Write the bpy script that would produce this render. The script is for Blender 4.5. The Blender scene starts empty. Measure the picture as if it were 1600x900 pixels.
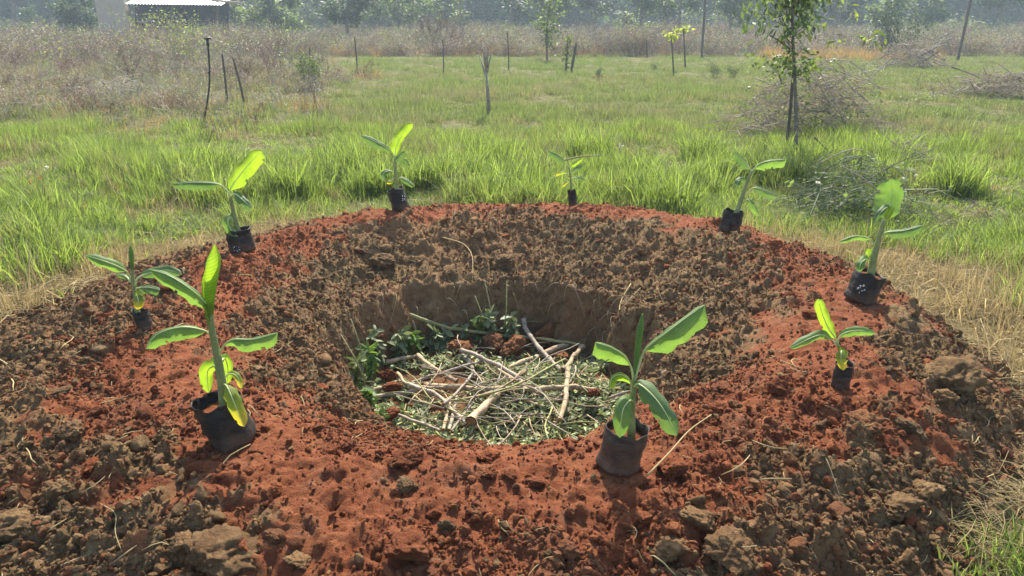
import bpy, math, random
import numpy as np
from mathutils import Vector, Matrix, noise as mnoise

random.seed(7)
RNG = np.random.default_rng(7)
C = bpy.context.scene.collection
SC = bpy.context.scene
R = math.radians

# ------------------------------------------------------------------ camera, world, sun, exposure
CAM = Vector((0.0, 0.0, 1.78))
PITCH = R(19.6)
FPX = 1155.0                      # focal length in photo pixels (photo 1600 x 900)
cd = bpy.data.cameras.new('camera')
cam = bpy.data.objects.new('camera', cd)
C.objects.link(cam)
cam.location = CAM
cam.rotation_euler = (math.pi / 2 - PITCH, 0, 0)
cd.sensor_width = 36.0
cd.lens = 36.0 * FPX / 1600.0
cd.clip_end = 1200
cd.clip_start = 0.05
SC.camera = cam

SUN_EL, SUN_AZ = R(45.0), R(5.0)    # azimuth measured from +Y towards +X
world = bpy.data.worlds.new('World')
SC.world = world
world.use_nodes = True
wt = world.node_tree
wt.nodes.clear()
wo = wt.nodes.new('ShaderNodeOutputWorld')
bg = wt.nodes.new('ShaderNodeBackground')
sky = wt.nodes.new('ShaderNodeTexSky')
sky.sky_type = 'NISHITA'
sky.sun_disc = False
sky.sun_elevation = SUN_EL
sky.sun_rotation = SUN_AZ
sky.air_density = 1.2
sky.dust_density = 1.5
bg.inputs[1].default_value = 0.15
wt.links.new(sky.outputs[0], bg.inputs[0])
wt.links.new(bg.outputs[0], wo.inputs[0])

sd = bpy.data.lights.new('sun', 'SUN')
sd.energy = 5.0
sd.angle = R(0.6)
sd.color = (1.0, 0.92, 0.77)
sun = bpy.data.objects.new('sun', sd)
C.objects.link(sun)
sdir = Vector((math.sin(SUN_AZ) * math.cos(SUN_EL), math.cos(SUN_AZ) * math.cos(SUN_EL), math.sin(SUN_EL)))
sun.rotation_euler = sdir.to_track_quat('Z', 'Y').to_euler()
sun.location = (0, 0, 30)

SC.view_settings.view_transform = 'Standard'
SC.view_settings.look = 'None'
SC.view_settings.exposure = 1.22
SC.view_settings.gamma = 1.0
SC.render.engine = 'CYCLES'
SC.cycles.use_denoising = True
SC.cycles.max_bounces = 7
SC.cycles.diffuse_bounces = 3
SC.cycles.transmission_bounces = 4
SC.cycles.transparent_max_bounces = 6
SC.cycles.volume_bounces = 1

# ------------------------------------------------------------------ numpy noise
def _hash(ix, iy, seed):
    h = (ix.astype(np.int64) * 374761393 + iy.astype(np.int64) * 668265263 + seed * 1442695041) & 0xFFFFFFFF
    h = ((h ^ (h >> 13)) * 1274126177) & 0xFFFFFFFF
    h = h ^ (h >> 16)
    return (h & 0xFFFFFF) / float(0xFFFFFF)

def vnoise(x, y, seed=0):
    ix, iy = np.floor(x), np.floor(y)
    fx, fy = x - ix, y - iy
    u = fx * fx * fx * (fx * (fx * 6 - 15) + 10)
    v = fy * fy * fy * (fy * (fy * 6 - 15) + 10)
    a = _hash(ix, iy, seed); b = _hash(ix + 1, iy, seed)
    c = _hash(ix, iy + 1, seed); d = _hash(ix + 1, iy + 1, seed)
    return (a + (b - a) * u + (c - a) * v + (a - b - c + d) * u * v) * 2 - 1

def fbm(x, y, seed=0, octv=4):
    s, a = 0, 0.5
    for i in range(octv):
        s = s + a * vnoise(x * 2 ** i + 17.3 * i, y * 2 ** i - 9.1 * i, seed + i)
        a *= 0.5
    return s

def lumps(x, y, seed, dens=1.0):
    """rounded lumps of random size, about one per unit cell"""
    ix, iy = np.floor(x), np.floor(y)
    best = np.zeros_like(x)
    for dx in (-1, 0, 1):
        for dy in (-1, 0, 1):
            cx, cy = ix + dx, iy + dy
            px = cx + _hash(cx, cy, seed); py = cy + _hash(cx, cy, seed + 1)
            r = 0.25 + 0.55 * _hash(cx, cy, seed + 2) ** 1.5
            keep = _hash(cx, cy, seed + 3) < dens
            d2 = ((x - px) ** 2 + (y - py) ** 2) / (r * r)
            h = np.where(keep, np.sqrt(np.clip(1 - d2, 0, 1)) * r, 0)
            best = np.maximum(best, h)
    return best

def per(phi_deg, table):
    """periodic interpolation over an angle table"""
    table = sorted(table)
    k = np.array([t[0] for t in table], float); v = np.array([t[1] for t in table], float)
    k = np.concatenate([k - 360, k, k + 360]); v = np.concatenate([v, v, v])
    return np.interp(phi_deg, k, v)

def sstep(a, b, x):
    t = np.clip((x - a) / (b - a), 0, 1)
    return t * t * (3 - 2 * t)

# ------------------------------------------------------------------ the lie of the land
PC = (-0.02, 4.25)                                     # centre of the planting pit
T_OUT = [(-180, 3.15), (-160, 3.3), (-135, 3.6), (-90, 3.7), (-65, 3.0), (-50, 2.66), (-40, 2.74), (-30, 2.85), (0, 2.62),
         (20, 2.45), (45, 2.45), (90, 2.55), (120, 2.7), (135, 2.8), (150, 2.9), (165, 3.1)]
T_RIN = [(-180, 1.55), (-135, 1.5), (-90, 1.15), (-50, 1.25), (-30, 1.35), (0, 1.72), (45, 1.85), (90, 1.95), (135, 1.8)]
T_ROUT = [(-180, 2.1), (-160, 2.18), (-135, 2.32), (-110, 2.55), (-90, 2.8), (-78, 2.6), (-65, 2.28), (-45, 2.32), (-30, 2.12),
          (0, 2.28), (45, 2.42), (90, 2.6), (135, 2.35)]
T_PIT = [(-180, 0.97), (-158, 0.97), (-140, 1.04), (-120, 1.18), (-90, 1.25), (-69, 1.16), (-48, 0.96), (0, 0.73), (45, 0.80), (90, 0.72), (135, 0.86)]

def polar(x, y):
    dx, dy = x - PC[0], y - PC[1]
    return np.hypot(dx, dy), np.degrees(np.arctan2(dy, dx))

PITZ = -0.47
def macro(x, y):
    """smooth height: meadow, mound ring and pit"""
    x = np.asarray(x, float); y = np.asarray(y, float)
    r, phi = polar(x, y)
    out = per(phi, T_OUT)
    base = 0.035 * fbm(x * 0.35, y * 0.35, 3, 2) + np.clip(y - 42, 0, 400) * 0.010
    crest = 0.28 + 0.025 * vnoise(np.cos(np.radians(phi)) * 1.7 + 5, np.sin(np.radians(phi)) * 1.7, 5)
    rim = 0.03 - 0.05 * sstep(0.3, 1, -np.sin(np.radians(phi))) - 0.07 * sstep(0.2, 1, np.sin(np.radians(phi)))
    pit = per(phi, T_PIT) + 0.05 * vnoise(np.cos(np.radians(phi)) * 4, np.sin(np.radians(phi)) * 4, 8)
    rw = r + 0.12 * fbm(x * 4, y * 4, 9, 2) + 0.022 * fbm(x * 17, y * 17, 10, 2)
    h_in = rim + (crest - rim) * sstep(pit, 2.0, r)
    h_out = base + (crest - base) * (1 - sstep(2.2, out + 0.12, r))
    h = np.where(r < 2.05, h_in, h_out)
    wall = np.clip((rw - pit + 0.05) / 0.17, 0, 1) ** 0.6
    h = PITZ + (h - PITZ) * wall
    return h

def redness(x, y):
    r, phi = polar(x, y)
    n = 0.28 * fbm(x * 1.6, y * 1.6, 31, 3) + 0.42 * fbm(x * 9, y * 9, 34, 4)
    rr = r + n
    a = sstep(-0.14, 0.14, rr - per(phi, T_RIN))
    b = 1 - sstep(-0.12, 0.12, rr - per(phi, T_ROUT))
    return np.clip(a * b, 0, 1)

PADS = []                                              # level spots where the bags stand
def fine(x, y):
    """soil roughness added on the mound"""
    r, phi = polar(x, y)
    out = per(phi, T_OUT)
    m = 1 - sstep(out - 0.15, out + 0.35, r)
    red = redness(x, y)
    pit = per(phi, T_PIT)
    inpit = 1 - sstep(pit + 0.05, pit + 0.22, r)
    rough = (1.05 - 0.30 * red) * (1 - 0.45 * inpit)
    powder = sstep(-0.02, 0.28, fbm(x * 1.1 + 3, y * 1.1, 64, 3)) * red
    rough = rough * (1 - 0.40 * powder)
    wx = x + 0.05 * vnoise(x * 9, y * 9, 77); wy = y + 0.05 * vnoise(x * 9, y * 9, 78)
    h = 0.036 * fbm(x * 2.3, y * 2.3, 11, 3)
    h = h + rough * ((0.055 - 0.025 * red) * lumps(wx / 0.17, wy / 0.17, 40, 0.50)
                     + 0.048 * lumps(wx / 0.075, wy / 0.075, 50, 0.75)
                     + 0.027 * lumps(wx / 0.036, wy / 0.036, 60, 0.85)
                     + 0.022 * fbm(x * 19, y * 19, 70, 4))
    for px_, py_, pr_ in PADS:
        h = h * sstep(pr_, pr_ + 0.10, np.hypot(x - px_, y - py_))
    return h * m

def ground_z(x, y):
    return float((macro(np.array([x]), np.array([y])) + fine(np.array([x]), np.array([y])))[0])

# photo pixel -> ray -> place
CR, SR = math.cos(PITCH), math.sin(PITCH)
def ray(px, py):
    a, b = (px - 800) / FPX, (450 - py) / FPX
    return Vector((a, CR + b * SR, -SR + b * CR))
def at_y(px, py, Y):
    d = ray(px, py)
    return CAM + d * (Y / d.y)
def at_z(px, py, z):
    d = ray(px, py)
    return CAM + d * ((z - CAM.z) / d.z)
def hit(px, py):
    d = ray(px, py)
    ts = np.concatenate([np.arange(1.2, 12, 0.02), np.arange(12, 260, 0.2)])
    x, y, z = CAM.x + d.x * ts, CAM.y + d.y * ts, CAM.z + d.z * ts
    g = macro(x, y)
    k = np.argmax(z <= g)
    if not (z <= g).any(): k = len(ts) - 1
    return Vector((x[k], y[k], g[k]))
def zc(p):
    return (p.y) * CR - (p.z - CAM.z) * SR
def mpp(p):                                             # metres per photo pixel at p
    return zc(p) / FPX

for bx, by, bd in ((355, 708, 72), (968, 747, 68), (224, 519, 24), (373, 397, 38), (626, 331, 27), (896, 322, 13.5), (1143, 366, 31), (1351, 477, 47), (1317, 611, 28)):
    q = hit(bx, by); PADS.append((q.x, q.y + bd * .45 * mpp(q), bd * .5 * mpp(q) + 0.01))

# ------------------------------------------------------------------ materials
def mat(name):
    m = bpy.data.materials.new(name); m.use_nodes = True
    nt = m.node_tree; nt.nodes.clear()
    out = nt.nodes.new('ShaderNodeOutputMaterial')
    return m, nt, out
def N(nt, t, **kw):
    n = nt.nodes.new(t)
    for k, v in kw.items(): setattr(n, k, v)
    return n
def rampn(nt, fac, stops):
    r = N(nt, 'ShaderNodeValToRGB')
    el = r.color_ramp.elements
    while len(el) < len(stops): el.new(0.5)
    for e, (p, c) in zip(el, stops):
        e.position = p; e.color = (*c, 1)
    nt.links.new(fac, r.inputs[0])
    return r.outputs[0]
def mixc(nt, fac, a, b, mode='MIX'):
    m = N(nt, 'ShaderNodeMix', data_type='RGBA', blend_type=mode)
    for sock, v in ((m.inputs[0], fac), (m.inputs[6], a), (m.inputs[7], b)):
        if isinstance(v, (int, float)): sock.default_value = v
        elif isinstance(v, tuple): sock.default_value = (*v, 1)
        else: nt.links.new(v, sock)
    return m.outputs[2]
def noisen(nt, scale, detail=4, rough=0.6, vec=None):
    n = N(nt, 'ShaderNodeTexNoise')
    n.inputs['Scale'].default_value = scale; n.inputs['Detail'].default_value = detail; n.inputs['Roughness'].default_value = rough
    if vec is None:
        g = N(nt, 'ShaderNodeNewGeometry'); vec = g.outputs['Position']
    nt.links.new(vec, n.inputs['Vector'])
    return n.outputs['Fac']
def bumpn(nt, h, strength, dist):
    b = N(nt, 'ShaderNodeBump')
    b.inputs['Strength'].default_value = strength; b.inputs['Distance'].default_value = dist
    nt.links.new(h, b.inputs['Height'])
    return b.outputs['Normal']
def prin(nt, col, rough=0.9, spec=0.2, normal=None):
    p = N(nt, 'ShaderNodeBsdfPrincipled')
    if isinstance(col, tuple): p.inputs['Base Color'].default_value = (*col, 1)
    else: nt.links.new(col, p.inputs['Base Color'])
    p.inputs['Roughness'].default_value = rough
    p.inputs['Specular IOR Level'].default_value = spec
    if normal is not None: nt.links.new(normal, p.inputs['Normal'])
    return p

RED = [(0.155, 0.046, 0.021), (0.245, 0.078, 0.033), (0.355, 0.136, 0.060)]
BRN = [(0.115, 0.069, 0.034), (0.210, 0.132, 0.064), (0.35, 0.240, 0.120)]
def soil_colour(nt, red):
    n1 = noisen(nt, 14, 8, 0.72)
    n2 = noisen(nt, 1.7, 3, 0.5)
    cr = rampn(nt, n1, [(0.30, RED[0]), (0.5, RED[1]), (0.72, RED[2])])
    cb = rampn(nt, n1, [(0.30, BRN[0]), (0.5, BRN[1]), (0.72, BRN[2])])
    # brown earth leans to rust in places
    cb = mixc(nt, rampn(nt, n2, [(0.45, (0, 0, 0)), (0.7, (0.55, 0.55, 0.55))]), cb, (0.28, 0.145, 0.070))
    n3 = noisen(nt, 5.0, 4, 0.65)
    cr = mixc(nt, rampn(nt, n3, [(0.52, (0, 0, 0)), (0.75, (0.6, 0.6, 0.6))]), cr, (0.235, 0.128, 0.072))
    return mixc(nt, red, cb, cr)
def soil_mat(name, red):
    m, nt, out = mat(name)
    if red is None:
        a = N(nt, 'ShaderNodeAttribute', attribute_name='redness'); rv = a.outputs['Fac']
        base = soil_colour(nt, rv)
        a2 = N(nt, 'ShaderNodeAttribute', attribute_name='turf')
        turf = rampn(nt, noisen(nt, 5, 6, 0.7), [(0.3, (0.055, 0.060, 0.020)), (0.6, (0.16, 0.14, 0.055)), (0.8, (0.30, 0.24, 0.11))])
        base = mixc(nt, a2.outputs['Fac'], base, turf)
    else:
        base = soil_colour(nt, red)
        oi = N(nt, 'ShaderNodeObjectInfo')
        v = rampn(nt, oi.outputs['Random'], [(0, (0.72, 0.72, 0.74)), (1, (1.2, 1.16, 1.1))])
        base = mixc(nt, 1.0, base, v, 'MULTIPLY')
    h = noisen(nt, 90, 8, 0.75)
    h2 = noisen(nt, 28, 5, 0.7)
    add = N(nt, 'ShaderNodeMath', operation='ADD')
    nt.links.new(h, add.inputs[0]); nt.links.new(h2, add.inputs[1])
    h3 = noisen(nt, 240, 4, 0.7)
    add2 = N(nt, 'ShaderNodeMath', operation='MULTIPLY_ADD'); nt.links.new(h3, add2.inputs[0]); add2.inputs[1].default_value = 0.35; nt.links.new(add.outputs[0], add2.inputs[2])
    nrm = bumpn(nt, add2.outputs[0], 1.0, 0.022)
    p = prin(nt, base, 0.95, 0.12, nrm)
    nt.links.new(p.outputs[0], out.inputs[0])
    return m
M = {}
M['soil'] = soil_mat('mound_soil', None)
M['soil_red'] = soil_mat('red_soil', 0.97)
M['soil_brown'] = soil_mat('brown_soil', 0.04)
M['soil_mid'] = soil_mat('rust_soil', 0.55)

def leafy(name, refl, trans, mixv=0.5, var=0.35, rough=0.55, spec=0.3, patch=None, attr=None):
    """thin leaf: reflects one colour, lets light through in another; varies per leaf"""
    m, nt, out = mat(name)
    g = N(nt, 'ShaderNodeNewGeometry'); oi = N(nt, 'ShaderNodeObjectInfo')
    ad = N(nt, 'ShaderNodeMath', operation='ADD'); nt.links.new(g.outputs['Random Per Island'], ad.inputs[0]); nt.links.new(oi.outputs['Random'], ad.inputs[1])
    fr = N(nt, 'ShaderNodeMath', operation='FRACT'); nt.links.new(ad.outputs[0], fr.inputs[0])
    lo, hi = 1 - var, 1 + var
    v = rampn(nt, fr.outputs[0], [(0, (lo, lo, lo)), (1, (hi, hi * 0.98, hi * 0.9))])
    cr = mixc(nt, 1.0, refl, v, 'MULTIPLY'); ct = mixc(nt, 1.0, trans, v, 'MULTIPLY')
    if patch:
        pn = noisen(nt, patch[1], 3, 0.55)
        f = rampn(nt, pn, [(patch[2], (0, 0, 0)), (patch[3], (1, 1, 1))])
        cr = mixc(nt, f, cr, patch[0]); ct = mixc(nt, f, ct, patch[0])
    p = prin(nt, cr, rough, spec)
    t = N(nt, 'ShaderNodeBsdfTranslucent'); nt.links.new(ct, t.inputs[0])
    mx = N(nt, 'ShaderNodeMixShader'); mx.inputs[0].default_value = mixv
    nt.links.new(p.outputs[0], mx.inputs[1]); nt.links.new(t.outputs[0], mx.inputs[2])
    nt.links.new(mx.outputs[0], out.inputs[0])
    return m
M['grass'] = leafy('lush_grass', (0.105, 0.150, 0.042), (0.26, 0.36, 0.060), 0.5, 0.55, patch=((0.24, 0.22, 0.09), 0.9, 0.55, 0.78))
M['meadow'] = leafy('meadow_grass', (0.105, 0.140, 0.050), (0.21, 0.27, 0.070), 0.45, 0.5, patch=((0.25, 0.22, 0.11), 0.35, 0.48, 0.72))
M['straw'] = leafy('dry_straw', (0.42, 0.33, 0.17), (0.42, 0.32, 0.15), 0.25, 0.35, 0.7, 0.2)
M['gold'] = leafy('golden_dry_grass', (0.38, 0.25, 0.10), (0.45, 0.29, 0.10), 0.35, 0.3, 0.7, 0.2)
M['tree_leaf'] = leafy('tree_leaf', (0.075, 0.115, 0.045), (0.17, 0.24, 0.05), 0.42, 0.5)
M['dark_leaf'] = leafy('dark_tree_leaf', (0.045, 0.080, 0.038), (0.09, 0.14, 0.04), 0.35, 0.5)
M['pale_leaf'] = leafy('pale_leaf', (0.12, 0.16, 0.045), (0.26, 0.32, 0.05), 0.45, 0.4)
M['lime_leaf'] = leafy('lime_leaf', (0.22, 0.28, 0.04), (0.46, 0.52, 0.05), 0.5, 0.3)
M['wilted_leaf'] = leafy('wilted_leaf', (0.16, 0.20, 0.10), (0.18, 0.23, 0.09), 0.25, 0.45)
M['cut_leaf'] = leafy('chopped_leaf', (0.28, 0.32, 0.135), (0.25, 0.30, 0.10), 0.25, 0.55)
M['fresh_leaf'] = leafy('fresh_leaf', (0.085, 0.16, 0.035), (0.2, 0.34, 0.04), 0.35, 0.4)
M['rust_leaf'] = leafy('dry_rust_leaf', (0.22, 0.12, 0.06), (0.24, 0.12, 0.05), 0.3, 0.4)
M['orange_petal'] = leafy('orange_petal', (0.7, 0.16, 0.03), (0.7, 0.2, 0.03), 0.3, 0.2)
M['white_seed'] = leafy('white_seed_head', (0.75, 0.74, 0.66), (0.7, 0.7, 0.6), 0.3, 0.1)

def banana_leaf(name, refl, trans, mixv=0.5, yellow=0.0):
    m, nt, out = mat(name)
    uv = N(nt, 'ShaderNodeUVMap'); uv.uv_map = 'UVMap'
    sx = N(nt, 'ShaderNodeSeparateXYZ'); nt.links.new(uv.outputs[0], sx.inputs[0])
    # side veins run out from the midrib, slanting to the tip
    ab = N(nt, 'ShaderNodeMath', operation='ABSOLUTE'); nt.links.new(sx.outputs['Y'], ab.inputs[0])
    k = N(nt, 'ShaderNodeMath', operation='MULTIPLY_ADD'); nt.links.new(ab.outputs[0], k.inputs[0]); k.inputs[1].default_value = -0.16
    nt.links.new(sx.outputs['X'], k.inputs[2])
    w = N(nt, 'ShaderNodeMath', operation='MULTIPLY'); nt.links.new(k.outputs[0], w.inputs[0]); w.inputs[1].default_value = 190.0
    s = N(nt, 'ShaderNodeMath', operation='SINE'); nt.links.new(w.outputs[0], s.inputs[0])
    s2 = N(nt, 'ShaderNodeMath', operation='MULTIPLY_ADD'); nt.links.new(s.outputs[0], s2.inputs[0]); s2.inputs[1].default_value = 0.36; s2.inputs[2].default_value = 0.5
    wn = noisen(nt, 13, 5, 0.65)
    vein = mixc(nt, 1.0, rampn(nt, s2.outputs[0], [(0, (0.80, 0.82, 0.8)), (1, (1.12, 1.1, 1.1))]),
                rampn(nt, wn, [(0.3, (0.70, 0.76, 0.74)), (0.7, (1.22, 1.16, 1.12))]), 'MULTIPLY')
    cr = mixc(nt, 1.0, refl, vein, 'MULTIPLY'); ct = mixc(nt, 1.0, trans, vein, 'MULTIPLY')
    # dry tip and edge
    ny = noisen(nt, 40, 3, 0.6)
    tip = N(nt, 'ShaderNodeMath', operation='MULTIPLY_ADD'); nt.links.new(ny, tip.inputs[0]); tip.inputs[1].default_value = 0.16; nt.links.new(sx.outputs['X'], tip.inputs[2])
    f = rampn(nt, tip.outputs[0], [(1.04 - yellow * 1.35, (0, 0, 0)), (1.14 - yellow * 0.7, (1, 1, 1))])
    cr = mixc(nt, f, cr, (0.42, 0.36, 0.04)); ct = mixc(nt, f, ct, (0.62, 0.50, 0.03))
    sp_ = noisen(nt, 75, 4, 0.7)
    spots = rampn(nt, sp_, [(0.70, (0, 0, 0)), (0.78, (0.7, 0.7, 0.7))])
    cr = mixc(nt, spots, cr, (0.20, 0.13, 0.05)); ct = mixc(nt, spots, ct, (0.16, 0.09, 0.03))
    nrm = bumpn(nt, s2.outputs[0], 0.35, 0.002)
    p = prin(nt, cr, 0.55, 0.3, nrm)
    t = N(nt, 'ShaderNodeBsdfTranslucent'); nt.links.new(ct, t.inputs[0])
    mx = N(nt, 'ShaderNodeMixShader'); mx.inputs[0].default_value = mixv
    nt.links.new(p.outputs[0], mx.inputs[1]); nt.links.new(t.outputs[0], mx.inputs[2])
    nt.links.new(mx.outputs[0], out.inputs[0])
    return m
M['bl_green'] = banana_leaf('banana_leaf', (0.115, 0.205, 0.060), (0.22, 0.38, 0.055), 0.43)
M['bl_deep'] = banana_leaf('banana_leaf_deep', (0.100, 0.170, 0.065), (0.14, 0.25, 0.05), 0.38)
M['bl_glow'] = banana_leaf('banana_leaf_backlit', (0.15, 0.24, 0.03), (0.36, 0.55, 0.03), 0.54)  # brighter copy of the leaf green, backlight glow put into the colour
M['bl_yellow'] = banana_leaf('banana_leaf_yellowing', (0.18, 0.24, 0.035), (0.36, 0.46, 0.03), 0.48, 0.30)

def simple(name, cols, scale=20, rough=0.85, spec=0.2, bump=0.4, bdist=0.004):
    m, nt, out = mat(name)
    tc = N(nt, 'ShaderNodeTexCoord')
    n = noisen(nt, scale, 6, 0.65, tc.outputs['Object'])
    c = rampn(nt, n, [(0.3, cols[0]), (0.7, cols[1])])
    oi = N(nt, 'ShaderNodeObjectInfo')
    c = mixc(nt, 1.0, c, rampn(nt, oi.outputs['Random'], [(0, (0.8, 0.8, 0.8)), (1, (1.15, 1.13, 1.1))]), 'MULTIPLY')
    p = prin(nt, c, rough, spec, bumpn(nt, n, bump, bdist) if bump else None)
    nt.links.new(p.outputs[0], out.inputs[0])
    return m
M['stem'] = simple('banana_stem', ((0.12, 0.155, 0.05), (0.25, 0.29, 0.11)), 30, 0.5, 0.4, 0.2)
M['rib'] = simple('banana_midrib', ((0.38, 0.46, 0.17), (0.48, 0.55, 0.24)), 30, 0.45, 0.4, 0.0)
def bag_mat(name, dust):
    m, nt, out = mat(name)
    tc = N(nt, 'ShaderNodeTexCoord'); mp = N(nt, 'ShaderNodeMapping'); mp.inputs['Scale'].default_value = (7, 7, 42)
    nt.links.new(tc.outputs['Object'], mp.inputs[0])
    cr_ = noisen(nt, 1.0, 5, 0.6, mp.outputs[0])                     # crinkles run round the bag
    big = noisen(nt, 14, 3, 0.5, tc.outputs['Object'])
    d = noisen(nt, 9, 6, 0.7, tc.outputs['Object'])
    sx = N(nt, 'ShaderNodeSeparateXYZ'); nt.links.new(tc.outputs['Object'], sx.inputs[0])
    lo = N(nt, 'ShaderNodeMapRange'); nt.links.new(sx.outputs['Z'], lo.inputs[0]); lo.inputs[1].default_value = 0.0; lo.inputs[2].default_value = 0.09; lo.inputs[3].default_value = 0.22; lo.inputs[4].default_value = 0.0
    ad = N(nt, 'ShaderNodeMath', operation='ADD'); nt.links.new(d, ad.inputs[0]); nt.links.new(lo.outputs[0], ad.inputs[1])
    f = rampn(nt, ad.outputs[0], [(0.50 - dust, (0, 0, 0)), (0.95 - dust, (0.75, 0.75, 0.75))])
    c = mixc(nt, f, (0.013, 0.012, 0.011), (0.16, 0.090, 0.055))
    hh = N(nt, 'ShaderNodeMath', operation='ADD'); nt.links.new(cr_, hh.inputs[0]); nt.links.new(big, hh.inputs[1])
    p = prin(nt, c, 0.58, 0.28, bumpn(nt, hh.outputs[0], 0.7, 0.012))
    nt.links.new(p.outputs[0], out.inputs[0])
    return m
M['bag'] = bag_mat('black_polythene', 0.04)
M['bag_dusty'] = bag_mat('dusty_black_polythene', 0.20)
M['ink'] = simple('white_marker', ((0.75, 0.75, 0.72), (0.85, 0.85, 0.82)), 50, 0.7, 0.2, 0)
M['stick'] = simple('peeled_stick', ((0.20, 0.135, 0.08), (0.50, 0.39, 0.25)), 24, 0.8, 0.2, 0.6)
M['stick_grey'] = simple('grey_stick', ((0.18, 0.14, 0.105), (0.46, 0.39, 0.30)), 24, 0.8, 0.2, 0.6)
M['stick_green'] = simple('green_stick', ((0.20, 0.20, 0.08), (0.36, 0.34, 0.15)), 40, 0.7, 0.2, 0.5)
M['cutwood'] = simple('cut_wood', ((0.10, 0.055, 0.03), (0.30, 0.19, 0.10)), 60, 0.9, 0.1, 0.3)
M['twig'] = simple('dry_twig', ((0.22, 0.175, 0.13), (0.38, 0.31, 0.24)), 8, 0.9, 0.1, 0)
M['twig_mauve'] = simple('mauve_dry_twig', ((0.150, 0.098, 0.072), (0.27, 0.180, 0.130)), 3, 0.9, 0.1, 0)
M['twig_pale'] = simple('bleached_twig', ((0.34, 0.29, 0.23), (0.50, 0.44, 0.35)), 8, 0.9, 0.1, 0)
M['bark'] = simple('bark', ((0.10, 0.085, 0.07), (0.22, 0.185, 0.15)), 14, 0.95, 0.1, 0.7, 0.02)
M['pole'] = simple('weathered_pole', ((0.075, 0.062, 0.055), (0.15, 0.12, 0.10)), 20, 0.9, 0.15, 0.5)
M['black_pipe'] = simple('black_pipe', ((0.02, 0.02, 0.021), (0.035, 0.035, 0.037)), 20, 0.5, 0.4, 0.1)
M['concrete'] = simple('rendered_wall', ((0.36, 0.295, 0.235), (0.46, 0.385, 0.31)), 2.5, 0.95, 0.1, 0.3, 0.03)
M['dark_room'] = simple('opening_shade', ((0.018, 0.022, 0.032), (0.03, 0.034, 0.045)), 3, 0.95, 0.1, 0.2)  # near-black colour painted for the shade inside the building's opening
M['roof'] = simple('roof_sheet', ((0.62, 0.63, 0.64), (0.72, 0.73, 0.74)), 3, 0.45, 0.4, 0.1)

# ------------------------------------------------------------------ mesh helpers
class MB:
    def __init__(self): self.v = []; self.f = []; self.uv = None
    def add(self, vs, fs):
        o = len(self.v); self.v.extend(vs); self.f.extend([tuple(i + o for i in f) for f in fs])
    def tube(self, pts, rad, sides=6, cap=True):
        pts = [Vector(p) for p in pts]; n = len(pts)
        if not hasattr(rad, '__len__'): rad = [rad] * n
        vs = []; prev = None
        for i, p in enumerate(pts):
            t = (pts[min(i + 1, n - 1)] - pts[max(i - 1, 0)])
            if t.length < 1e-9: t = Vector((0, 0, 1))
            t.normalize()
            a = prev if prev is not None else (Vector((0, 0, 1)) if abs(t.z) < 0.9 else Vector((1, 0, 0)))
            a = a - t * a.dot(t)
            if a.length < 1e-6: a = t.orthogonal()
            a.normalize(); prev = a; b = t.cross(a)
            for k in range(sides):
                th = 2 * math.pi * k / sides
                vs.append(p + (a * math.cos(th) + b * math.sin(th)) * rad[i])
        fs = [(i * sides + k, i * sides + (k + 1) % sides, (i + 1) * sides + (k + 1) % sides, (i + 1) * sides + k)
              for i in range(n - 1) for k in range(sides)]
        if cap:
            fs.append(tuple(range(sides))[::-1]); fs.append(tuple((n - 1) * sides + k for k in range(sides)))
        self.add(vs, fs)
    def box(self, c, s, m=None):
        x, y, z = s[0] / 2, s[1] / 2, s[2] / 2
        vs = [Vector((i, j, k)) for i in (-x, x) for j in (-y, y) for k in (-z, z)]
        if m is not None: vs = [m @ v for v in vs]
        vs = [v + Vector(c) for v in vs]
        self.add(vs, [(0, 1, 3, 2), (4, 6, 7, 5), (0, 4, 5, 1), (2, 3, 7, 6), (0, 2, 6, 4), (1, 5, 7, 3)])
    def mesh(self, name, material=None, smooth=True):
        me = bpy.data.meshes.new(name)
        me.from_pydata([tuple(v) for v in self.v], [], self.f)
        if material is not None: me.materials.append(material)
        if smooth: me.polygons.foreach_set('use_smooth', [True] * len(me.polygons))
        me.update()
        return me

def link(name, me, parent=None, loc=(0, 0, 0), **props):
    o = bpy.data.objects.new(name, me); C.objects.link(o)
    o.location = loc
    if parent is not None: o.parent = parent
    for k, v in props.items():
        if v is not None: o[k] = v
    return o
def thing(name, loc, label, cat, group=None):
    o = bpy.data.objects.new(name, None); C.objects.link(o)
    o.location = loc; o.empty_display_size = 0.1
    o['label'] = label; o['category'] = cat
    if group: o['group'] = group
    return o
def tag(o, label=None, cat=None, group=None):
    if label: o['label'] = label
    if cat: o['category'] = cat
    if group: o['group'] = group
    return o
def np_mesh(name, V, F, material=None, smooth=True):
    """V (n,3), F (m,k) all faces the same size"""
    me = bpy.data.meshes.new(name)
    k = F.shape[1]
    me.vertices.add(len(V)); me.vertices.foreach_set('co', np.ascontiguousarray(V, dtype=np.float32).ravel())
    me.loops.add(F.size); me.loops.foreach_set('vertex_index', np.ascontiguousarray(F, dtype=np.int32).ravel())
    me.polygons.add(len(F)); me.polygons.foreach_set('loop_start', np.arange(0, F.size, k, dtype=np.int32))
    if smooth: me.polygons.foreach_set('use_smooth', np.ones(len(F), dtype=bool))
    if material is not None: me.materials.append(material)
    me.update(calc_edges=True)
    return me
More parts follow.
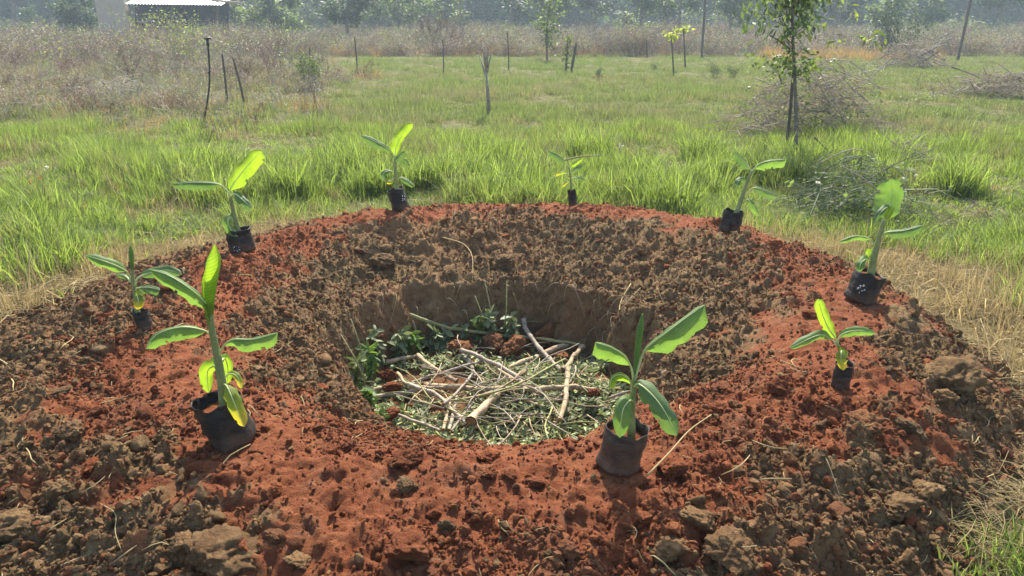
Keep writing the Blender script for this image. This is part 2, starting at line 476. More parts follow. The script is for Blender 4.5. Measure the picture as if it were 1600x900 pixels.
def catmull(pts, n):
    pts = [Vector(p) for p in pts]
    if len(pts) == 2: return [pts[0].lerp(pts[1], i / (n - 1)) for i in range(n)]
    P = [pts[0] * 2 - pts[1]] + pts + [pts[-1] * 2 - pts[-2]]
    out = []
    L = [0]
    for i in range(1, len(pts)): L.append(L[-1] + (pts[i] - pts[i - 1]).length)
    for j in range(n):
        s = L[-1] * j / (n - 1); i = 0
        while i < len(pts) - 2 and s > L[i + 1]: i += 1
        t = (s - L[i]) / max(L[i + 1] - L[i], 1e-9)
        a, b, c, d = P[i], P[i + 1], P[i + 2], P[i + 3]
        out.append(0.5 * ((2 * b) + (c - a) * t + (2 * a - 5 * b + 4 * c - d) * t * t + (3 * b - a - 3 * c + d) * t ** 3))
    return out

PROTO = {}
def scatter(name, pts, rot, scl, protos, **props):
    """one 'stuff' object: real copies of the small meshes in `protos`, placed point by point"""
    pts = np.asarray(pts, np.float32)
    me = bpy.data.meshes.new(name)
    me.vertices.add(len(pts)); me.vertices.foreach_set('co', pts.ravel())
    a = me.attributes.new('rot', 'FLOAT_VECTOR', 'POINT'); a.data.foreach_set('vector', np.asarray(rot, np.float32).ravel())
    scl = np.asarray(scl, np.float32)
    if scl.ndim == 1: scl = np.repeat(scl[:, None], 3, 1)
    a = me.attributes.new('scl', 'FLOAT_VECTOR', 'POINT'); a.data.foreach_set('vector', np.ascontiguousarray(scl).ravel())
    a = me.attributes.new('vid', 'INT', 'POINT'); a.data.foreach_set('value', RNG.integers(0, len(protos), len(pts)).astype(np.int32))
    col = bpy.data.collections.new(name + '_source')
    for i, p in enumerate(protos):
        col.objects.link(bpy.data.objects.new(name + '_source', p))
    ng = bpy.data.node_groups.new(name + '_scatter', 'GeometryNodeTree')
    ng.interface.new_socket('Geometry', in_out='INPUT', socket_type='NodeSocketGeometry')
    ng.interface.new_socket('Geometry', in_out='OUTPUT', socket_type='NodeSocketGeometry')
    gi = ng.nodes.new('NodeGroupInput'); go = ng.nodes.new('NodeGroupOutput')
    ci = ng.nodes.new('GeometryNodeCollectionInfo'); ci.inputs[0].default_value = col
    ci.inputs['Separate Children'].default_value = True; ci.inputs['Reset Children'].default_value = True
    ip = ng.nodes.new('GeometryNodeInstanceOnPoints'); ip.inputs['Pick Instance'].default_value = True
    def na(nm, t):
        n = ng.nodes.new('GeometryNodeInputNamedAttribute'); n.data_type = t; n.inputs[0].default_value = nm
        return n.outputs[0]
    er = ng.nodes.new('FunctionNodeEulerToRotation')
    ng.links.new(na('rot', 'FLOAT_VECTOR'), er.inputs[0])
    ng.links.new(gi.outputs[0], ip.inputs['Points']); ng.links.new(ci.outputs[0], ip.inputs['Instance'])
    ng.links.new(na('vid', 'INT'), ip.inputs['Instance Index'])
    ng.links.new(er.outputs[0], ip.inputs['Rotation']); ng.links.new(na('scl', 'FLOAT_VECTOR'), ip.inputs['Scale'])
    ng.links.new(ip.outputs[0], go.inputs[0])
    o = link(name, me, kind='stuff', **props)
    md = o.modifiers.new('scatter', 'NODES'); md.node_group = ng
    return o

# ------------------------------------------------------------------ ground and mound
def grid(xs, ys, name, material, hole=None):
    X, Y = np.meshgrid(xs, ys)
    x, y = X.ravel(), Y.ravel()
    z = macro(x, y) + fine(x, y)
    nx, ny = len(xs), len(ys)
    i, j = np.meshgrid(np.arange(nx - 1), np.arange(ny - 1))
    a = (j * nx + i).ravel()
    F = np.stack([a, a + 1, a + nx + 1, a + nx], 1)
    if hole:
        cx = (xs[:-1] + xs[1:]) / 2; cy = (ys[:-1] + ys[1:]) / 2
        CX, CY = np.meshgrid(cx, cy)
        k = ~((CX > hole[0]) & (CX < hole[1]) & (CY > hole[2]) & (CY < hole[3])).ravel()
        F = F[k]
    me = np_mesh(name, np.stack([x, y, z], 1), F, material)
    r, phi = polar(x, y)
    out = per(phi, T_OUT) + 0.10 * fbm(x * 3, y * 3, 21, 3)
    at = me.attributes.new('redness', 'FLOAT', 'POINT'); at.data.foreach_set('value', redness(x, y).astype(np.float32))
    at = me.attributes.new('turf', 'FLOAT', 'POINT'); at.data.foreach_set('value', sstep(-0.10, 0.25, r - out).astype(np.float32))
    return me
X0, X1, Y0, Y1 = -3.9, 3.6, 0.3, 7.5
xs = np.linspace(X0, X1, 860)
ys = [Y0]
while ys[-1] < Y1: ys.append(ys[-1] + 0.0062 + 0.0014 * ys[-1])
ys = np.array(ys); ys *= 1.0; ys[-1] = Y1
mound = link('earth_mound', grid(xs, ys, 'earth_mound', M['soil']), kind='structure')
def far_axis(a, b, lo, hi, st):
    c = list(np.arange(a, b + 1e-6, (b - a) / round((b - a) / st)))
    s = st
    while c[-1] < hi: s *= 1.25; c.append(c[-1] + s)
    s = st
    while c[0] > lo: s *= 1.25; c.insert(0, c[0] - s)
    return np.array(c)
gm = grid(far_axis(X0, X1, -420, 420, 0.15), far_axis(Y0, Y1, -60, 520, 0.15), 'ground', M['soil'], (X0, X1, Y0, Y1))
link('ground', gm, kind='structure')

def infrustum(x, y, margin=1.2, k=0.74):
    return (np.abs(x) < y * k + margin) & (y > 0.5)
def soil_edge(x, y):
    r, phi = polar(x, y)
    return r - (per(phi, T_OUT) + 0.12 * fbm(x * 2.2, y * 2.2, 21, 3))

# ------------------------------------------------------------------ clods
def clod_mesh(name, seed, sub, material, angular=5):
    import bmesh
    bm = bmesh.new(); bmesh.ops.create_icosphere(bm, subdivisions=sub, radius=1.0)
    rnd = random.Random(seed)
    planes = [(Vector((rnd.gauss(0, 1), rnd.gauss(0, 1), rnd.gauss(0, 1))).normalized(), rnd.uniform(0.5, 0.85)) for _ in range(angular)]
    off = Vector((seed * 3.7, seed * 1.3, 0))
    st = (rnd.uniform(0.85, 1.25), rnd.uniform(0.8, 1.1), rnd.uniform(0.62, 0.9))
    for v in bm.verts:
        p = v.co.copy()
        for n_, d_ in planes:
            e = p.dot(n_) - d_
            if e > 0: p -= n_ * e
        q = p.normalized()
        k = 1 + 0.20 * mnoise.noise(q * 1.7 + off) + 0.14 * mnoise.noise(q * 4.1 + off) 
        if sub > 2:
            k += 0.10 * mnoise.noise(q * 8 + off) + 0.06 * mnoise.noise(q * 17 + off)
            if sub > 4: k += 0.07 * (0.4 - mnoise.voronoi(q * 15 + off)[0][0]) + 0.04 * mnoise.noise(q * 40 + off)
            k += 0.22 * (0.45 - mnoise.voronoi(q * 2.6 + off)[0][0]) + 0.13 * (0.4 - mnoise.voronoi(q * 6.5 + off)[0][0])
        p = p * k
        v.co = Vector((p.x * st[0], p.y * st[1], p.z * st[2]))
    me = bpy.data.meshes.new(name); bm.to_mesh(me); bm.free()
    me.materials.append(material)
    me.polygons.foreach_set('use_smooth', [sub > 2] * len(me.polygons)); me.update()
    return me
BIG = {k: [clod_mesh('soil_clod', s + 10 * i, 5, M[k], 6) for s in range(4)] for i, k in enumerate(('soil_red', 'soil_brown', 'soil_mid'))}
MID = {k: [clod_mesh('soil_clod', 50 + s + 10 * i, 3, M[k], 5) for s in range(5)] for i, k in enumerate(('soil_red', 'soil_brown', 'soil_mid'))}
SML = {k: [clod_mesh('soil_crumb', 90 + s + 10 * i, 2, M[k], 7) for s in range(5)] for i, k in enumerate(('soil_red', 'soil_brown', 'soil_mid'))}

def put_clod(px, py, w, kind, label, flat=0.8, seed=0, z=None, group='large clods on the mound', length=1.0):
    p = hit(px, py) if z is None else at_z(px, py, z)
    rad = w * 0.5 * mpp(p)
    gz = ground_z(p.x, p.y + rad * 0.5) if z is None else z
    o = link('soil_clod', BIG[kind][seed % 4], None, (p.x, p.y + rad * 0.4, gz + rad * (0.30 if kind == 'soil_red' else 0.16)))
    o.scale = (rad * 1.2 * length, rad * 1.12, rad * 1.1 * flat)
    o.rotation_euler = (random.uniform(-.3, .3), random.uniform(-.3, .3), random.uniform(0, 6.28))
    return tag(o, label, 'clod', group)
CLODS = [
 (636, 738, 52, 'soil_red', 'broad flat-topped orange-red clod in the middle of the front slope'),
 (637, 772, 40, 'soil_brown', 'grey-brown clod just below the broad orange-red one'),
 (516, 712, 26, 'soil_red', 'smaller of two red clods sitting side by side left of the front slope centre'),
 (545, 704, 26, 'soil_red', 'taller dark red clod leaning against its smaller neighbour near the pit front'),
 (1128, 658, 32, 'soil_red', 'dark square red clod alone to the right of the front-right bag'),
 (1352, 680, 52, 'soil_mid', 'rust clod between the small right-hand seedling and the grey boulders'),
 (640, 890, 70, 'soil_red', 'big smooth orange-red clod at the bottom edge of the photo'),
 (888, 880, 40, 'soil_red', 'upright rust-red clod at the bottom, right of centre'),
 (1027, 808, 46, 'soil_red', 'long sunlit red clod pointing down from the front-right bag'),
 (1005, 822, 34, 'soil_red', 'round red clod tucked beside the long sunlit one'),
 (765, 718, 32, 'soil_red', 'red clod on the lip just in front of the cut log'),
 (795, 754, 26, 'soil_red', 'right one of a close red pair below the pit lip'),
 (765, 752, 30, 'soil_red', 'left one of a close red pair below the pit lip'),
 (838, 754, 24, 'soil_red', 'small dark red clod left of the front-right bag'),
 (1050, 744, 44, 'soil_red', 'dark crumbly clod under the long dry twig beside the front-right bag'),
 (425, 790, 26, 'soil_red', 'round red clod below and right of the front-left bag'),
 (678, 812, 22, 'soil_red', 'small round red clod in the centre of the lower slope'),
 (711, 808, 24, 'soil_red', 'small red clod with a lit top next to a grey one, low centre'),
 (700, 836, 28, 'soil_brown', 'small grey stone-like clod low in the centre'),
 (472, 892, 36, 'soil_brown', 'pale grey crumbly clod at the bottom, left of centre'),
 (430, 862, 34, 'soil_mid', 'dark rust clod behind the pale grey one at the bottom'),
 (1042, 884, 74, 'soil_brown', 'largest grey-brown lump at the bottom edge, right of centre'),
 (1138, 890, 84, 'soil_brown', 'wide grey-brown heap at the bottom edge beside the largest lump'),
 (1095, 836, 46, 'soil_brown', 'crumbly grey lump above the wide heap at the bottom right'),
 (350, 892, 90, 'soil_brown', 'large yellowish-brown clod at the bottom left corner area'),
 (292, 884, 46, 'soil_brown', 'smaller yellowish clod touching the large yellowish-brown one'),
 (222, 876, 50, 'soil_mid', 'rust-topped clod with a straw across it, bottom left'),
 (264, 822, 22, 'soil_red', 'single round red pebble-like clod on the lower left slope'),
 (20, 842, 54, 'soil_brown', 'tall grey clod cut by the left edge of the photo'),
 (96, 792, 42, 'soil_brown', 'shaded grey clod on the lower left bank'),
 (110, 696, 46, 'soil_brown', 'square-shouldered brown clod on the left bank'),
 (86, 628, 34, 'soil_brown', 'brown clod high on the left bank below the dry grass'),
 (140, 742, 30, 'soil_red', 'red clod among the brown ones on the left bank'),
 (1404, 824, 76, 'soil_brown', 'biggest pale boulder-like clod on the right bank'),
 (1450, 800, 54, 'soil_brown', 'rounded clod touching the biggest pale one on the right bank'),
 (1296, 818, 26, 'soil_brown', 'small grey clod left of the biggest pale boulder'),
 (1492, 618, 66, 'soil_brown', 'flat-topped grey clod right of the small right-hand seedling'),
 (1475, 642, 34, 'soil_brown', 'grey clod sheltering below the flat-topped one'),
 (1430, 690, 50, 'soil_brown', 'dull brown clod between the flat-topped clod and the biggest boulder'),
 (1212, 388, 24, 'soil_red', 'red clod on the crest right of the back-right bag'),
 (1222, 622, 38, 'soil_red', 'dark red clod on the right slope, left of the small seedling'),
 (1135, 612, 28, 'soil_red', 'small red clod near the pit edge right of the big banana leaf'),
 (1268, 500, 24, 'soil_red', 'dark red clod above the small right-hand seedling'),
 (930, 314, 30, 'soil_red', 'red heap-like clod right of the smallest back bag'),
 (894, 318, 18, 'soil_red', 'red clod hiding the foot of the smallest back bag'),
 (1540, 560, 40, 'soil_brown', 'dark clod standing in the straw at the right edge of the mound'),
 (1005, 400, 34, 'soil_brown', 'angular brown clod on the far inner slope, right'),
 (790, 424, 30, 'soil_brown', 'brown clod just above the back wall of the pit'),
 (600, 420, 34, 'soil_brown', 'brown clod on the far inner slope, left of the curved root'),
 (1150, 640, 22, 'soil_mid', 'rust clod behind the dark square red one'),
]
for k, (px, py, w, kd, lb) in enumerate(CLODS):
    put_clod(px, py, w, kd, lb, random.uniform(0.7, 0.95), k)
# clods lying in the pit
for k, (px, py, w, lb) in enumerate([(604, 592, 27, 'upper red clod on the sticks at the left of the pit'), (611, 612, 28, 'lower red clod on the sticks at the left of the pit'),
        (612, 652, 24, 'red clod against the left front corner of the pit'), (928, 620, 20, 'red clod by the cut end of the thick stick'),
        (770, 540, 34, 'brown clod under the long stick at the back of the pit'), (800, 548, 38, 'bigger brown clod in the back of the pit'),
        (720, 545, 30, 'brown clod behind the chopped leaves'), (850, 530, 36, 'brown clod at the foot of the back wall'), (880, 560, 24, 'brown clod between crossing sticks')]):
    put_clod(px, py, w, 'soil_red' if 'red' in lb else 'soil_mid', lb, 0.9, k, z=-0.34, group='clods fallen in the pit')

def mound_points(n, near=1.2, cond=None, rim_=0.12):
    """random spots on the mound, denser near the viewer's side as seen"""
    P = []
    while len(P) < n:
        x = RNG.uniform(-3.6, 3.4, n * 3); y = RNG.uniform(1.25, 7.0, n * 3)
        r, phi = polar(x, y)
        ok = (soil_edge(x, y) < -0.02) & (r > per(phi, T_PIT) + rim_) & infrustum(x, y, 0.4)
        ok &= RNG.random(len(x)) < np.clip(2.0 / y, 0.22, 1) ** near
        ok &= RNG.random(len(x)) < np.clip(0.45 + 1.1 * fbm(x * 1.9, y * 1.9, 99, 3) - 0.25 * sstep(-0.02, 0.28, fbm(x * 1.1 + 3, y * 1.1, 64, 3)) * redness(x, y) + 0.25 * (1 - redness(x, y)), 0.08, 1)
        if cond is not None: ok &= cond(x, y)
        P.extend(zip(x[ok], y[ok]))
    P = np.array(P[:n])
    return P[:, 0], P[:, 1]
ZONES = [((-1.08, 2.4), 'below the tallest seedling at the front left'), ((0.39, 2.2), 'round the dusty bag at the front right'), ((-1.93, 3.57), 'near the furthest-left seedling'),
         ((-1.9, 5.0), 'near the back left seedling with the glowing leaf'), ((-1.0, 6.1), 'near the many-leaved seedling at the back'), ((.56, 6.3), 'near the smallest seedling at the back'),
         ((1.65, 5.5), 'near the leaning seedling at the back right'), ((2.04, 3.97), 'near the seedling with the paddle leaf'), ((1.45, 2.9), 'round the small seedling on the right slope'),
         ((-.3, 2.5), 'on the front slope between the two nearest bags'), ((1.6, 2.1), 'on the right bank by the pale boulder-like clods'), ((-1.9, 2.2), 'on the lower left bank'), ((-.2, 1.7), 'along the bottom edge of the photo'),
         ((0, 5.4), 'on the far inner slope above the back wall'), ((1.2, 4.4), 'on the right inner slope of the pit'), ((-1.3, 4.2), 'on the left inner slope of the pit'), ((.9, 1.75), 'in the brown heap at the bottom right'),
         ((-2.6, 3.9), 'on the left edge of the mound by the dry grass'), ((-2.5, 3.0), 'on the brown left bank at mid height'), ((-1.9, 2.9), 'on the purple-red soil left of the tallest seedling'), ((-1.5, 3.4), 'between the tallest and the furthest-left seedlings'),
         ((2.5, 3.2), 'on the right edge of the mound by the straw'), ((1.0, 3.0), 'between the dusty bag and the small right seedling'), ((-.8, 2.0), 'below the tallest seedling towards the bottom edge'), ((.3, 2.8), 'on the red lip just in front of the pit')]
def zone(x, y): return min(ZONES, key=lambda z_: (z_[0][0] - x) ** 2 + (z_[0][1] - y) ** 2)[1]
x, y = mound_points(240)
zz = macro(x, y) + fine(x, y); rd = redness(x, y)
for i in range(240):
    kd = 'soil_red' if random.random() < rd[i] * 0.93 + 0.05 else ('soil_mid' if random.random() < 0.15 else 'soil_brown')
    s = random.uniform(0.016, 0.034) * (1.25 if rd[i] < 0.4 else 1.0)
    o = link('soil_clod', random.choice(MID[kd]), None, (x[i], y[i], zz[i] + s * 0.25))
    o.scale = (s * random.uniform(.9, 1.3), s, s * random.uniform(.75, 1)); o.rotation_euler = (random.uniform(-.5, .5), random.uniform(-.5, .5), random.uniform(0, 6.3))
    cn = {'soil_red': 'red', 'soil_brown': 'grey-brown', 'soil_mid': 'rust-coloured'}[kd]; zn = zone(x[i], y[i])
    sn = 'fist-sized' if s > .03 else ('egg-sized' if s > .022 else 'walnut-sized')
    tag(o, '%s %s clod %s' % (sn, cn, zn), 'clod', '%s %s clods %s' % (sn, cn, zn))
x, y = mound_points(110000, 1.7, None, -0.02)
zz = macro(x, y) + fine(x, y); rd = redness(x, y)
isr = RNG.random(len(x)) < rd * 0.90 + 0.05
sz = np.clip(0.0042 * np.exp(RNG.normal(0, .62, len(x))), .0018, .021) * np.where(rd < 0.4, 1.15, 1.0)
rot = RNG.uniform(0, 6.3, (len(x), 3))
P3 = np.stack([x, y, zz + sz * 0.3], 1)
sz3 = sz[:, None] * RNG.uniform(.65, 1.4, (len(x), 3))
scatter('red_soil_crumbs', P3[isr], rot[isr], sz3[isr], SML['soil_red'])
scatter('brown_soil_crumbs', P3[~isr], rot[~isr], sz3[~isr], SML['soil_brown'] + SML['soil_mid'][:1])

# ------------------------------------------------------------------ banana seedlings in black bags
def tube_part(name, pts, rad, matl, parent, sides=8, base=None):
    b = MB(); base = base or Vector((0, 0, 0))
    b.tube([p - base for p in pts], rad, sides)
    return link(name, b.mesh(name, matl), parent)

def leaf_part(parent, base, Y, spec):
    """spec: pts [(px,py,dy)], lam (0..1 where the blade begins), A=(apparent px, roll deg) left half, B right half, m, tw tip bluntness"""
    m = spec.get('m', 'bl_green')
    P3 = [at_y(p[0], p[1], Y + (p[2] if len(p) > 2 else 0)) for p in spec['pts']]
    n = 22
    sp = catmull(P3, n)
    scale = mpp(sp[n // 2])
    lam = spec.get('lam', 0.15)
    i0 = int(lam * (n - 1))
    k = n - i0
    rows = []
    rnd = random.Random(int(spec['pts'][0][0] * 13 + spec['pts'][-1][1]))
    ph = rnd.uniform(0, 6)
    for j in range(k):
        i = i0 + j; s = j / (k - 1)
        p = sp[i]
        t = (sp[min(i + 1, n - 1)] - sp[max(i - 1, 0)]).normalized()
        V = (p - CAM).normalized(); Vp = (V - t * V.dot(t))
        Vp = Vp.normalized() if Vp.length > 1e-3 else Vector((0, 1, 0))
        S = t.cross(Vp).normalized()
        w = min(1, s / 0.22) ** 0.62 if s < 0.22 else 1.0
        bl = spec.get('tip', 0.62)
        if s > bl: w *= max(0, 1 - ((s - bl) / (1 - bl)) ** 2.6) ** 0.6
        row = []
        for side, (wp, roll) in ((1, spec['A']), (-1, spec['B'])):
            r_ = R(roll); act = wp * scale / max(math.cos(r_), 0.3)
            d = S * side * math.cos(r_) + Vp * math.sin(r_)
            nn = Vp * math.cos(r_) - S * side * math.sin(r_)
            for q in (1.0, 0.75, 0.5, 0.25):
                rip = 0.085 * math.sin(s * 11 + ph + side) * q * q + 0.05 * math.sin(s * 27 + ph * 2 + side) * q * q
                edge = 1 + (0.05 * math.sin(s * 19 + ph * 3 + side) + 0.05 * mnoise.noise(Vector((s * 14, ph + side * 3, 0)))) * q * q
                curl = spec.get('curl', 0.16)
                row.append((p + d * act * w * q * edge + nn * (act * w * (curl * q * q * 1.2 - 0.12 * math.sin(q * 3.1) + rip)), side * q, s))
        r8 = row[:4] + [(p, 0.0, s)] + row[4:][::-1]
        rows.append(r8)
    b = MB(); uvs = []
    for r_ in rows:
        for (co, v, u) in r_: b.v.append(co - base); uvs.append((u, v))
    for j in range(k - 1):
        for c in range(8):
            a0 = j * 9 + c
            if c in (0, 7) and max(spec['A'][0], spec['B'][0]) > 8 and 2 < j < k - 3 and _hash(np.array(j), np.array(c), int(ph * 1000)) < .09: continue
            b.f.append((a0, a0 + 1, a0 + 10, a0 + 9))
    me = b.mesh('leaf', M[m])
    ul = me.uv_layers.new(name='UVMap')
    for lp in me.loops: ul.data[lp.index].uv = uvs[lp.vertex_index]
    o = link('leaf', me, parent)
    if spec.get('label'): o['label'] = spec['label']
    pr = spec.get('pr', 2.2) * scale
    rad = [pr * (1 - 0.35 * i / max(i0, 1)) if i <= i0 else pr * 0.55 * (1 - (i - i0) / (n - i0)) + 0.0006 for i in range(n)]
    rb = MB(); rb.tube([p - base - (p - CAM).normalized() * 0.0006 for p in sp], rad, 6)
    link('midrib', rb.mesh('midrib', M['rib']), o)
    return o

def bag(parent, base, top, r, seed, dusty, rimw=0.0, soil=0.8):
    b = MB(); ns = 40
    ax = (top - base); h = ax.length; u = ax.normalized()
    a = Vector((1, 0, 0)); a = (a - u * a.dot(u)).normalized(); c = u.cross(a)
    def ring(t, rr, wob):
        ctr = base + ax * t
        vs = []
        for k in range(ns):
            th = 2 * math.pi * k / ns
            w = 1 + wob * (0.075 * mnoise.noise(Vector((math.cos(th) * 1.5 + seed, math.sin(th) * 1.5, t * 2.2))) * 2 + 0.022 * mnoise.noise(Vector((math.cos(th) * 5 + seed, math.sin(th) * 5, t * 11))) * 2)
            v = ctr + (a * math.cos(th) + c * math.sin(th)) * rr * w
            if t > 0.99: v += u * h * (0.055 * mnoise.noise(Vector((math.cos(th) * 1.4 + seed * 2, math.sin(th) * 1.4, 3))) * 2 + rimw * math.cos(th))
            vs.append(v)
        return vs
    prof = [(0.0, 0.55), (0.0, 0.86), (0.03, 0.97), (0.10, 1.0)] + [(0.10 + 0.9 * i / 9, 1.0 + 0.03 * math.sin(i * 1.9 + seed) - 0.03 * i / 9) for i in range(1, 10)]
    prof += [(1.0, 0.955), (0.9, 0.945), (0.78, 0.94)]
    rows = [ring(t, r * f, 1) for t, f in prof]
    vs = [v for row in rows for v in row]
    fs = [(i * ns + k, i * ns + (k + 1) % ns, (i + 1) * ns + (k + 1) % ns, (i + 1) * ns + k) for i in range(len(rows) - 1) for k in range(ns)]
    fs.append(tuple(range(ns))[::-1])
    b.add([v - base for v in vs], fs)
    link('grow_bag', b.mesh('grow_bag', M['bag_dusty' if dusty else 'bag']), parent)
    s = MB(); vs = [base + ax * (soil + 0.02) - base]; fs = []
    for j, f in enumerate((0.3, 0.6, 0.97)):
        for k in range(ns):
            th = 2 * math.pi * k / ns
            hh = soil + 0.05 * mnoise.noise(Vector((math.cos(th) * f * 3 + seed, math.sin(th) * f * 3, 1)))
            vs.append(ax * hh + (a * math.cos(th) + c * math.sin(th)) * r * 0.95 * f)
    for k in range(ns): fs.append((0, 1 + k, 1 + (k + 1) % ns))
    for j in range(2):
        for k in range(ns):
            p0 = 1 + j * ns
            fs.append((p0 + k, p0 + ns + k, p0 + ns + (k + 1) % ns, p0 + (k + 1) % ns))
    s.add(vs, fs)
    link('potting_soil', s.mesh('potting_soil', M['soil_red']), parent)

def strokes(parent, base, Y, segs, w, r_off):
    """hand-written white marks on the bag, as thin raised strokes"""
    b = MB()
    for (x0, y0, x1, y1) in segs:
        p0, p1 = at_y(x0, y0, Y - r_off), at_y(x1, y1, Y - r_off)
        b.tube([p0 - base, p1 - base], w, 5)
    link('handwriting', b.mesh('handwriting', M['ink']), parent)

def seedling(bot, rim, dia, stem, srad, leaves, label, seed, spear=None, dusty=False, marks=None, rimw=0.0, soil=0.8):
    p = hit(*bot)
    r = dia * 0.5 * mpp(p)
    base = Vector((p.x, p.y + r * 0.9, ground_z(p.x, p.y + r * .9) - 0.004))
    top = at_y(rim[0], rim[1], base.y)
    root = thing('banana_seedling', base, label, 'banana plant', 'banana seedlings in black bags round the pit')
    bag(root, base, top, r, seed, dusty, rimw, soil)
    Y = base.y; s = mpp(base)
    pts = catmull([base + (top - base) * (soil - 0.05) + Vector((at_y(stem[0][0], stem[0][1], Y).x - top.x, 0, 0))] + [at_y(q[0], q[1], Y) for q in stem], 16)
    tube_part('stem', pts, [srad * s * (1.08 - 0.58 * i / 15) for i in range(16)], M['stem'], root, 10, base)
    if spear:
        sp = catmull([at_y(q[0], q[1], Y) for q in spear['pts']], 14)
        w = spear['w'] * s
        # rolled new leaf: a spiral sheath that opens towards its tip
        b = MB(); nk = 13
        for i, q in enumerate(sp):
            t = i / 13; rr = w * (0.45 + 0.75 * math.sin(min(1, t * 1.25) * 1.75)) * (1 - max(0, t - 0.8) / 0.2 * 0.8) 
            tg = (sp[min(i + 1, 13)] - sp[max(i - 1, 0)]).normalized()
            a = Vector((1, 0, 0)); a = (a - tg * a.dot(tg)).normalized(); c = tg.cross(a)
            op = spear.get('open', 0.3) * t * t
            for k in range(nk):
                f = k / (nk - 1); th = R(200) + f * (2 * math.pi * (1.22 - op * 1.3))
                rad = rr * (0.78 + 0.3 * f + op * 0.6 * f)
                b.v.append(q + (a * math.cos(th) + c * math.sin(th)) * rad - base)
        for i in range(13):
            for k in range(nk - 1):
                a0 = i * nk + k; b.f.append((a0, a0 + 1, a0 + nk + 1, a0 + nk))
        me = b.mesh('furled_leaf', M[spear.get('m', 'bl_green')])
        ul = me.uv_layers.new(name='UVMap')
        for lp in me.loops:
            vi = lp.vertex_index; ul.data[lp.index].uv = ((vi // nk) / 13.0 * 0.85, (vi % nk) / nk)
        link('furled_leaf', me, root)
    for sp in leaves: leaf_part(root, base, Y, sp)
    if marks: strokes(root, base, Y, marks, 0.36 * s, r * 1.02)
    return root

L = dict
# front left, the tallest
seedling((355, 708), (338, 624), 72, [(351, 636), (346, 595), (341, 563), (331, 514), (328, 470)], 7.5, [
    L(pts=[(331, 499), (324, 476, -.01), (297, 451, -.03), (263, 430, -.02), (234, 421, 0)], lam=.12, A=(19, 25), B=(5, 60), m='bl_green', tip=.7),
    L(pts=[(330, 524), (318, 516, -.01), (284, 511, -.05), (246, 522, -.08), (227, 545, -.10)], lam=.14, A=(21, 10), B=(4, 60), m='bl_green', tip=.72),
    L(pts=[(341, 562), (346, 546, -.01), (362, 531, -.02), (396, 530, -.05), (434, 520, -.03)], lam=.28, A=(3, 60), B=(20, 15), m='bl_green', tip=.82),
    L(pts=[(339, 573), (333, 572, .05), (324, 582, .09), (326, 614, .09)], lam=.1, A=(9, 15), B=(13, 20), m='bl_glow'),
    L(pts=[(340, 575), (350, 560, .07), (356, 575, .10), (355, 600, .10)], lam=.2, A=(8, 15), B=(7, 20), m='bl_glow'),
    L(pts=[(350, 592), (358, 584, -.01), (370, 588, -.02), (378, 607, -.03)], lam=.25, A=(6, 20), B=(5, 25), m='bl_yellow', pr=1.4),
    L(pts=[(347, 600), (354, 603, -.03), (364, 625, -.07), (382, 667, -.09)], lam=.15, A=(13, 25), B=(12, 30), m='bl_yellow', label='yellowing leaf drooping over the bag rim', pr=1.6)],
    'tallest banana seedling, with a furled bright spear, in a leaning bag at the front left', 1,
    spear=L(pts=[(329, 510), (327, 470), (330, 420), (336, 382)], w=8.5, open=.7, m='bl_glow'), rimw=-0.05)
# front right
seedling((968, 747), (980, 668), 68, [(986, 685), (987, 650), (988, 628), (992, 586)], 6.5, [
    L(pts=[(992, 590), (1003, 556), (1013, 541, -.01), (1042, 519, -.02), (1067, 500, 0), (1101, 476, .03)], lam=.30, A=(5, 60), B=(30, 15), m='bl_green', tip=.85, pr=3),
    L(pts=[(990, 594), (986, 574), (975, 556, -.02), (955, 543, -.05), (930, 535, -.06)], lam=.25, A=(24, 15), B=(3, 60), m='bl_green', tip=.88),
    L(pts=[(988, 616), (985, 597, -.01), (972, 586, -.04), (957, 590, -.07), (952, 609, -.08)], lam=.2, A=(13, 30), B=(4, 55), m='bl_glow', tip=.6),
    L(pts=[(989, 606), (998, 600, -.03), (1020, 618, -.08), (1040, 645, -.12), (1058, 681, -.13)], lam=.08, A=(14, 35), B=(19, 15), m='bl_deep', tip=.75),
    L(pts=[(990, 628), (984, 626, -.04), (973, 642, -.09), (968, 684, -.11)], lam=.08, A=(17, 20), B=(14, 15), m='bl_green', tip=.55)],
    'banana seedling with one big raised leaf, in a dusty bag at the front right', 2,
    spear=L(pts=[(992, 590), (996, 550), (1004, 490)], w=4.2, open=.0, m='bl_green'), dusty=True, rimw=0.05)
# left
seedling((224, 519), (217, 484), 24, [(214, 485), (212, 461), (208, 440), (206, 415)], 4.2, [
    L(pts=[(206, 442), (200, 428), (193, 421, -.02), (169, 410, -.05), (134, 399, -.05)], lam=.28, A=(11, 25), B=(8, 35), m='bl_green', tip=.6),
    L(pts=[(211, 446), (216, 434), (233, 427, .03), (260, 422, .06), (284, 428, .06)], lam=.28, A=(8, 15), B=(9, 15), m='bl_deep', tip=.6),
    L(pts=[(211, 455), (216, 450, -.01), (233, 449, -.04), (250, 453, -.05)], lam=.16, A=(4, 35), B=(11, 10), m='bl_deep', tip=.82),
    L(pts=[(205, 441), (195, 431, .03), (180, 428, .06)], lam=.2, A=(6, 20), B=(3, 20), m='bl_deep'),
    L(pts=[(212, 463), (214, 462, -.03), (216, 470, -.06), (215, 484, -.07)], lam=.1, A=(10, 15), B=(8, 15), m='bl_yellow', tip=.5, label='bright yellow low leaf')],
    'slim banana seedling with a low yellow leaf, in the small bag furthest left', 3,
    spear=L(pts=[(207, 430), (206, 408), (204, 383)], w=3.0, open=.0, m='bl_green'), rimw=-0.1)
